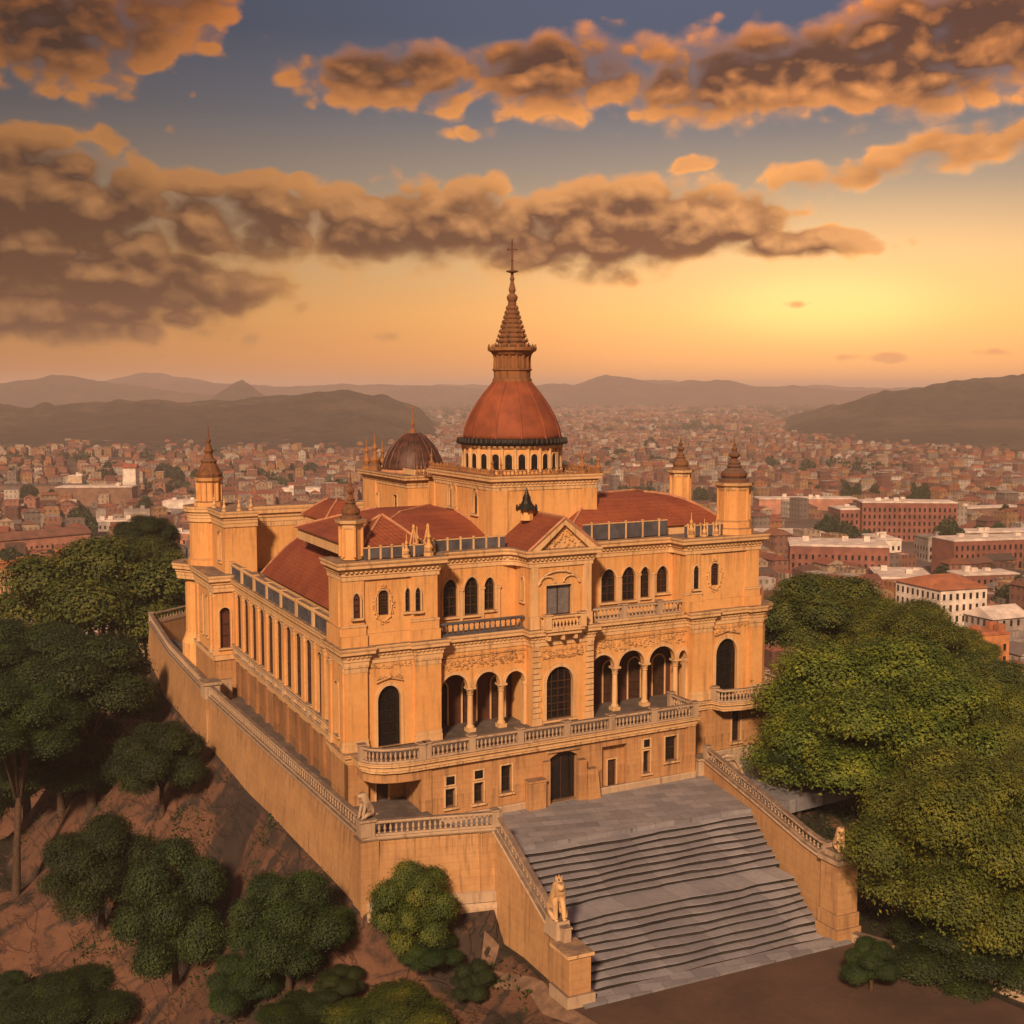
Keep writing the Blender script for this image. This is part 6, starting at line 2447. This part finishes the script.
M['wall_x'] = M['glass']
for i, e in enumerate(BIG):
    big_house(i, e)

# streets of smaller houses: the nearest in view are things, the rest one mass
rng = np.random.default_rng(5)
cand = []
ROTC = R(-12)
cr_, sr_ = math.cos(ROTC), math.sin(ROTC)
hillboxes = []


def rings(d0, d1, cell, keep):
    ext = d1 * 1.15
    n = int(ext * 2 / cell)
    ii, jj = np.meshgrid(np.arange(-n // 2, n // 2), np.arange(-n // 2, n // 2))
    ii, jj = ii.ravel(), jj.ravel()
    gx, gy = ii * cell * .86, jj * cell * 1.1
    # bend the street grid a little so that it does not run dead straight
    bx = gx + 40 * np.sin(gy / 310.0) + 14 * np.sin(gx / 90.0)
    by = gy + 45 * np.sin(gx / 270.0 + 1) + 12 * np.sin(gy / 80.0)
    x = CAM[0] + bx * cr_ - by * sr_
    y = CAM[1] + bx * sr_ + by * cr_
    d = (x - CAM[0]) * FH[0] + (y - CAM[1]) * FH[1]
    a = ((x - CAM[0]) * RH[0] + (y - CAM[1]) * RH[1]) / np.maximum(d, 1)
    ok = (d > d0) & (d < d1) & (np.abs(a) < .47)
    ok &= (ii % 7 != 0) & (jj % 5 != 0)
    green = vnoise(x, y, 160, 61)
    ok &= (green < .72) & (rng.random(len(x)) < keep)
    x, y, d, a = x[ok], y[ok], d[ok], a[ok]
    return np.stack([x + rng.normal(0, cell * .06, len(x)), y + rng.normal(0, cell * .06, len(x)), d, a], 1), cell


def in_hill(d, a):
    """the slopes of the two wooded hills stay free of streets"""
    px = 512 + a * FPX * math.cos(PITCH)
    py = 390 + (CAM[2] - CITY_Z) * FPX / d
    lim = np.interp(px, [-140, 0, 100, 200, 300, 400, 440, 470, 740, 780, 850, 930, 1024, 1190], [458, 452, 446, 442, 437, 440, 430, 400, 400, 424, 440, 450, 458, 470])
    return py < lim


FV, FF, FC = [], [], []
nv = 0
WC = np.array([WALLC[k] for k in WK])
RC = np.array([ROOFC[k] for k in RK])


def mass_add(x, y, w, l, h, ang, roof, rh, wc, rc):
    """many houses at once: boxes with flat or ridged roofs"""
    global nv
    n = len(x)
    if not n:
        return
    c, s = np.cos(ang), np.sin(ang)
    a, b = w / 2, l / 2
    k = np.where(roof == 1, b * 1.04, b * .45)
    top = np.where(roof == 0, -.01, rh)
    z0 = np.zeros(n)
    L = [(-a, -b, z0), (a, -b, z0), (a, b, z0), (-a, b, z0), (-a, -b, h), (a, -b, h), (a, b, h), (-a, b, h), (z0, -k, h + top), (z0, k, h + top)]
    V = np.stack([np.stack([x + p * c - q_ * s, y + p * s + q_ * c, CITY_Z - .5 + r], 1) for p, q_, r in L], 1)
    F = np.array([(0, 1, 5, 4), (1, 2, 6, 5), (2, 3, 7, 6), (3, 0, 4, 7), (4, 8, 9, 7), (5, 6, 9, 8)])
    T3 = np.array([(4, 5, 8, 8), (6, 7, 9, 9)])
    base_ = nv + np.arange(n)[:, None, None] * 10
    FV.append(V.reshape(-1, 3))
    FF.append((base_ + F[None]).reshape(-1, 4))
    FC.append(np.concatenate([np.repeat(wc[:, None], 4, 1), np.repeat(rc[:, None], 2, 1)], 1).reshape(-1, 3))
    e = np.where((roof == 1)[:, None], wc, rc)
    # gable ends as slim quads (the ridge end doubled a hair apart)
    V2 = V[:, [4, 5, 8, 8, 6, 7, 9, 9]].copy()
    V2[:, 3, 2] -= .02
    V2[:, 7, 2] -= .02
    FV.append(V2.reshape(-1, 3))
    b2 = nv + n * 10 + np.arange(n)[:, None, None] * 8
    FF.append((b2 + np.array([(0, 1, 2, 3), (4, 5, 6, 7)])[None]).reshape(-1, 4))
    FC.append(np.repeat(e[:, None], 2, 1).reshape(-1, 3))
    nv += n * 18


indiv = []
for d0, d1, cell, keep in ((300, 950, 11.5, .95), (950, 2200, 10.5, .93), (2200, 4600, 17, .85), (4600, 7500, 34, .75)):
    arr, cell = rings(d0, d1, cell, keep)
    x, y, d, a_ = arr.T
    ok = ~(in_hill(d, a_) & (rng.random(len(x)) > .03))
    if d0 < 900:
        near_hill = np.where(d < 480, terrain(x, y), -99) > CITY_Z + .5
        ok &= ~near_hill
        ok &= np.array([not on_big(p, q_, cell * .5) for p, q_ in zip(x, y)])
    x, y, d = x[ok], y[ok], d[ok]
    n = len(x)
    pr_ = [.33, .17, .12, .24, .08, .06] if d0 < 900 else [.38, .20, .11, .14, .10, .07]
    wi = rng.choice(8, n, p=[.19, .17, .19, .13, .12, .08, .05, .07])
    ri = rng.choice(6, n, p=pr_)
    roof = np.where(ri == 3, 0, rng.choice(3, n, p=[.34, .42, .24]))
    w, l = cell * rng.uniform(.5, .78, n), cell * rng.uniform(.62, 1.0, n)
    st = rng.choice([1, 2, 3, 4], n, p=[.28, .42, .23, .07])
    h = st * 3.0 + rng.uniform(0, 1.0, n)
    wc = WC[wi] * (.64 * rng.uniform(.75, 1.2, n))[:, None]
    rc = RC[ri] * rng.uniform(.5, .95, n)[:, None]
    ang = ROTC + rng.normal(0, .10, n) + np.where(rng.random(n) < .4, math.pi / 2, 0) + .12 * np.sin(y / 270)
    single = np.zeros(n, bool)
    if d0 < 900:
        for i in range(n):
            px_, py_, _ = pxy((x[i], y[i], CITY_Z + h[i] * .8))
            if -8 < px_ < 1032 and open_to_view(px_, py_):
                single[i] = True
                hs = house_arrays(x[i], y[i], w[i], l[i], h[i], ang[i], roof[i], w[i] * .26, tuple(wc[i]), tuple(rc[i]))
                indiv.append((d[i], (hs, (x[i], y[i], w[i], l[i], h[i], ang[i], roof[i], w[i] * .26, wc[i], rc[i])), (x[i], y[i]), WK[wi[i]], RK[ri[i]], int(roof[i]), int(st[i]), max(w[i], l[i]), px_, py_))
    m_ = ~single
    mass_add(x[m_], y[m_], w[m_], l[m_], h[m_], ang[m_], roof[m_], (w * .26)[m_], wc[m_], rc[m_])
indiv.sort(key=lambda t: t[0])
N_IND = 300 - len(BIG) - 2
used_labels = {}
SECT = [(60, 'at the left edge'), (125, 'beyond the ochre street front'), (200, 'left of the rear turret'), (290, 'above the rear wing'), (440, 'beyond the small dome'), (620, 'beyond the main dome'),
        (735, 'left of the right turret'), (800, 'right of the right turret'), (870, 'behind the red block'), (950, 'around the tall brick block'), (1100, 'near the right edge')]
seen = {}
for k, t_ in enumerate(indiv[:N_IND]):
    d, hs, xy, wk, rk, roof, st, ml, px_, py_ = t_
    sec = next(s for lim, s in SECT if px_ < lim)
    key = f"{'small' if ml < 9.8 else 'broad'} {wk} {('one', 'two', 'three', 'four')[st - 1]}-storey house with {('flat', 'gabled', 'hipped')[roof]} {rk} roof {sec}"
    seen.setdefault(key, []).append(k)
LAB = {}
for key, ks in seen.items():
    if len(ks) == 1:
        LAB[ks[0]] = key
    elif len(ks) <= 3:
        for k, w in zip(ks, ('nearer', 'farther') if len(ks) == 2 else ('nearest', 'middle', 'farthest')):
            LAB[k] = f'{w} {key}'
    else:
        for k in ks:
            LAB[k] = key
rest = []
for k, (d, hs, (x, y), wk, rk, roof, st, ml, px_, py_) in enumerate(indiv):
    if k >= N_IND:
        rest.append(hs[1])
        continue
    hs = hs[0]
    cc = City()
    V, Fq, Cq = hs
    cc.add([(v[0] - x, v[1] - y, v[2] - CITY_Z) for v in V], Fq, Cq)
    o = cc.mesh('town_house')
    o.location = (x, y, CITY_Z)
    label = LAB[k]
    tag(o, label, 'house', 'houses in the valley')
if rest:
    mass_add(*[np.array([r[i] for r in rest]) for i in range(10)])
o = np_mesh('distant_town', np.concatenate(FV), np.concatenate(FF), M['city'], col=np.concatenate(FC))
o['kind'] = 'stuff'
o['label'] = 'hazy mass of small red-roofed houses filling the valley'

# town trees
def town_crown(seed, n, tall):
    g = np.random.default_rng(seed)
    P = g.normal(size=(n, 3))
    P /= np.linalg.norm(P, axis=1)[:, None]
    P *= (1 - g.random(n) ** 2 * .5)[:, None] * (1 + .18 * np.sin(P[:, :1] * 5 + seed))
    P[:, 2] *= tall
    t = g.normal(size=(n, 3))
    t /= np.linalg.norm(t, axis=1)[:, None]
    b = np.cross(t, g.normal(size=(n, 3)))
    b /= np.linalg.norm(b, axis=1)[:, None]
    s = .16
    v = np.stack([P - t * s, P + b * s * .7, P + t * s, P - b * s * .7], 1).reshape(-1, 3)
    o = np_mesh('town_tree', v, np.arange(n * 4).reshape(n, 4), M['leafdark'])
    me = o.data
    bpy.data.objects.remove(o)
    return me


TC = [town_crown(1, 1500, .95), town_crown(2, 1500, 1.0), town_crown(3, 1800, 2.4)]
TT = []
# named dark clumps first: (picture x, picture y of the base, height px, poplar?)
for x, y, hp, pop in ((846, 508, 26, 1), (856, 508, 24, 1), (874, 506, 22, 1), (914, 508, 24, 1), (924, 510, 26, 1), (942, 556, 34, 1), (950, 562, 42, 1), (957, 560, 36, 1), (835, 545, 28, 1), (828, 540, 22, 0), (845, 548, 24, 0),
                      (110, 482, 18, 0), (104, 484, 14, 0), (52, 500, 10, 0), (165, 480, 16, 0), (178, 482, 14, 0), (80, 530, 22, 0), (88, 536, 18, 0), (650, 450, 12, 0), (620, 462, 12, 0), (638, 462, 10, 0), (605, 458, 10, 0), (1012, 575, 26, 0), (1020, 612, 34, 1), (858, 572, 14, 0),
                      (312, 478, 14, 0), (340, 470, 10, 0), (380, 448, 8, 0), (770, 470, 10, 0), (800, 480, 8, 0), (990, 500, 12, 0), (1005, 520, 14, 0), (700, 500, 12, 0), (716, 505, 10, 0)):
    gx, gy = ground_at(x, y)
    d = (gx - CAM[0]) * FH[0] + (gy - CAM[1]) * FH[1]
    TT.append((gx, gy, hp / FPX * d, pop, x, y))
for k in range(90):
    d = 330 + 1000 * rng.random() ** 1.3
    a = rng.uniform(-.42, .42)
    x, y = polar(d, a * d)
    if on_big(x, y, 3):
        continue
    h = rng.uniform(6, 11)
    p0, p1, _ = pxy((x, y, CITY_Z + h))
    if open_to_view(p0, p1):
        TT.append((x, y, h, 0, p0, p1))
for k, (x, y, h, pop, px_, py_) in enumerate(TT):
    o = bpy.data.objects.new('town_tree', TC[2 if pop else k % 2])
    COL.objects.link(o)
    tall = (2.4 if pop else .95)
    s = h / (2 * tall) * 1.05
    o.location = (x, y, CITY_Z + h * .48)
    o.scale = (s, s, s)
    o.rotation_euler = (0, 0, k * 1.7)
    sec = next(s_ for lim, s_ in SECT if px_ < lim)
    tag(o, f'{"tall narrow dark" if pop else "round dark"} tree among houses {sec}', 'tree', 'trees in the valley')
# far-off groves between the houses, one mass
g = np.random.default_rng(8)
pts = []
while len(pts) < 2600:
    d = 900 + 5200 * g.random()
    a = g.uniform(-.46, .46)
    x, y = polar(d, a * d)
    if vnoise(x, y, 160, 61) > .60 or g.random() < .25:
        pts.append((x, y, d))
pts = np.array(pts)
K = 26
P = np.repeat(pts, K, 0)
s = np.repeat(g.uniform(3.0, 6.0, len(pts)) * np.clip(pts[:, 2] / 2200, 1, 2.2), K)
off = g.normal(size=(len(P), 3)) * .5
C_ = np.stack([P[:, 0], P[:, 1], np.full(len(P), CITY_Z)], 1) + off * s[:, None] * np.array([1.4, 1.4, .7])
C_[:, 2] += s * .9
t = g.normal(size=C_.shape)
t /= np.linalg.norm(t, axis=1)[:, None]
b = np.cross(t, g.normal(size=C_.shape))
b /= np.linalg.norm(b, axis=1)[:, None]
q_ = (s * .42)[:, None]
v = np.stack([C_ - t * q_, C_ + b * q_, C_ + t * q_, C_ - b * q_], 1).reshape(-1, 3)
o = np_mesh('valley_woods', v, np.arange(len(C_) * 4).reshape(-1, 4), M['leafdark'])
o['kind'] = 'stuff'

# ------------------------------------------------------------------ haze over the valley
HZ = 13000.0
me = bpy.data.meshes.new('haze')
zb, zt = CITY_Z - 4.0, 108.0
me.from_pydata([(x, y, z) for z in (zb, zt) for x, y in ((-HZ, -1200), (HZ, -1200), (HZ, 13500), (-HZ, 13500))], [],
               [(3, 2, 1, 0), (4, 5, 6, 7), (0, 1, 5, 4), (1, 2, 6, 5), (2, 3, 7, 6), (3, 0, 4, 7)])
hz = bpy.data.objects.new('haze', me)
COL.objects.link(hz)
hz['kind'] = 'stuff'
hm = bpy.data.materials.new('haze_air')
hm.use_nodes = True
for n in list(hm.node_tree.nodes):
    hm.node_tree.nodes.remove(n)
pv = hm.node_tree.nodes.new('ShaderNodeVolumePrincipled')
pv.inputs['Color'].default_value = (1.0, 0.86, 0.86, 1)
pv.inputs['Density'].default_value = 0.00018
pv.inputs['Anisotropy'].default_value = -0.1
ho = hm.node_tree.nodes.new('ShaderNodeOutputMaterial')
hm.node_tree.links.new(pv.outputs[0], ho.inputs['Volume'])
me.materials.append(hm)
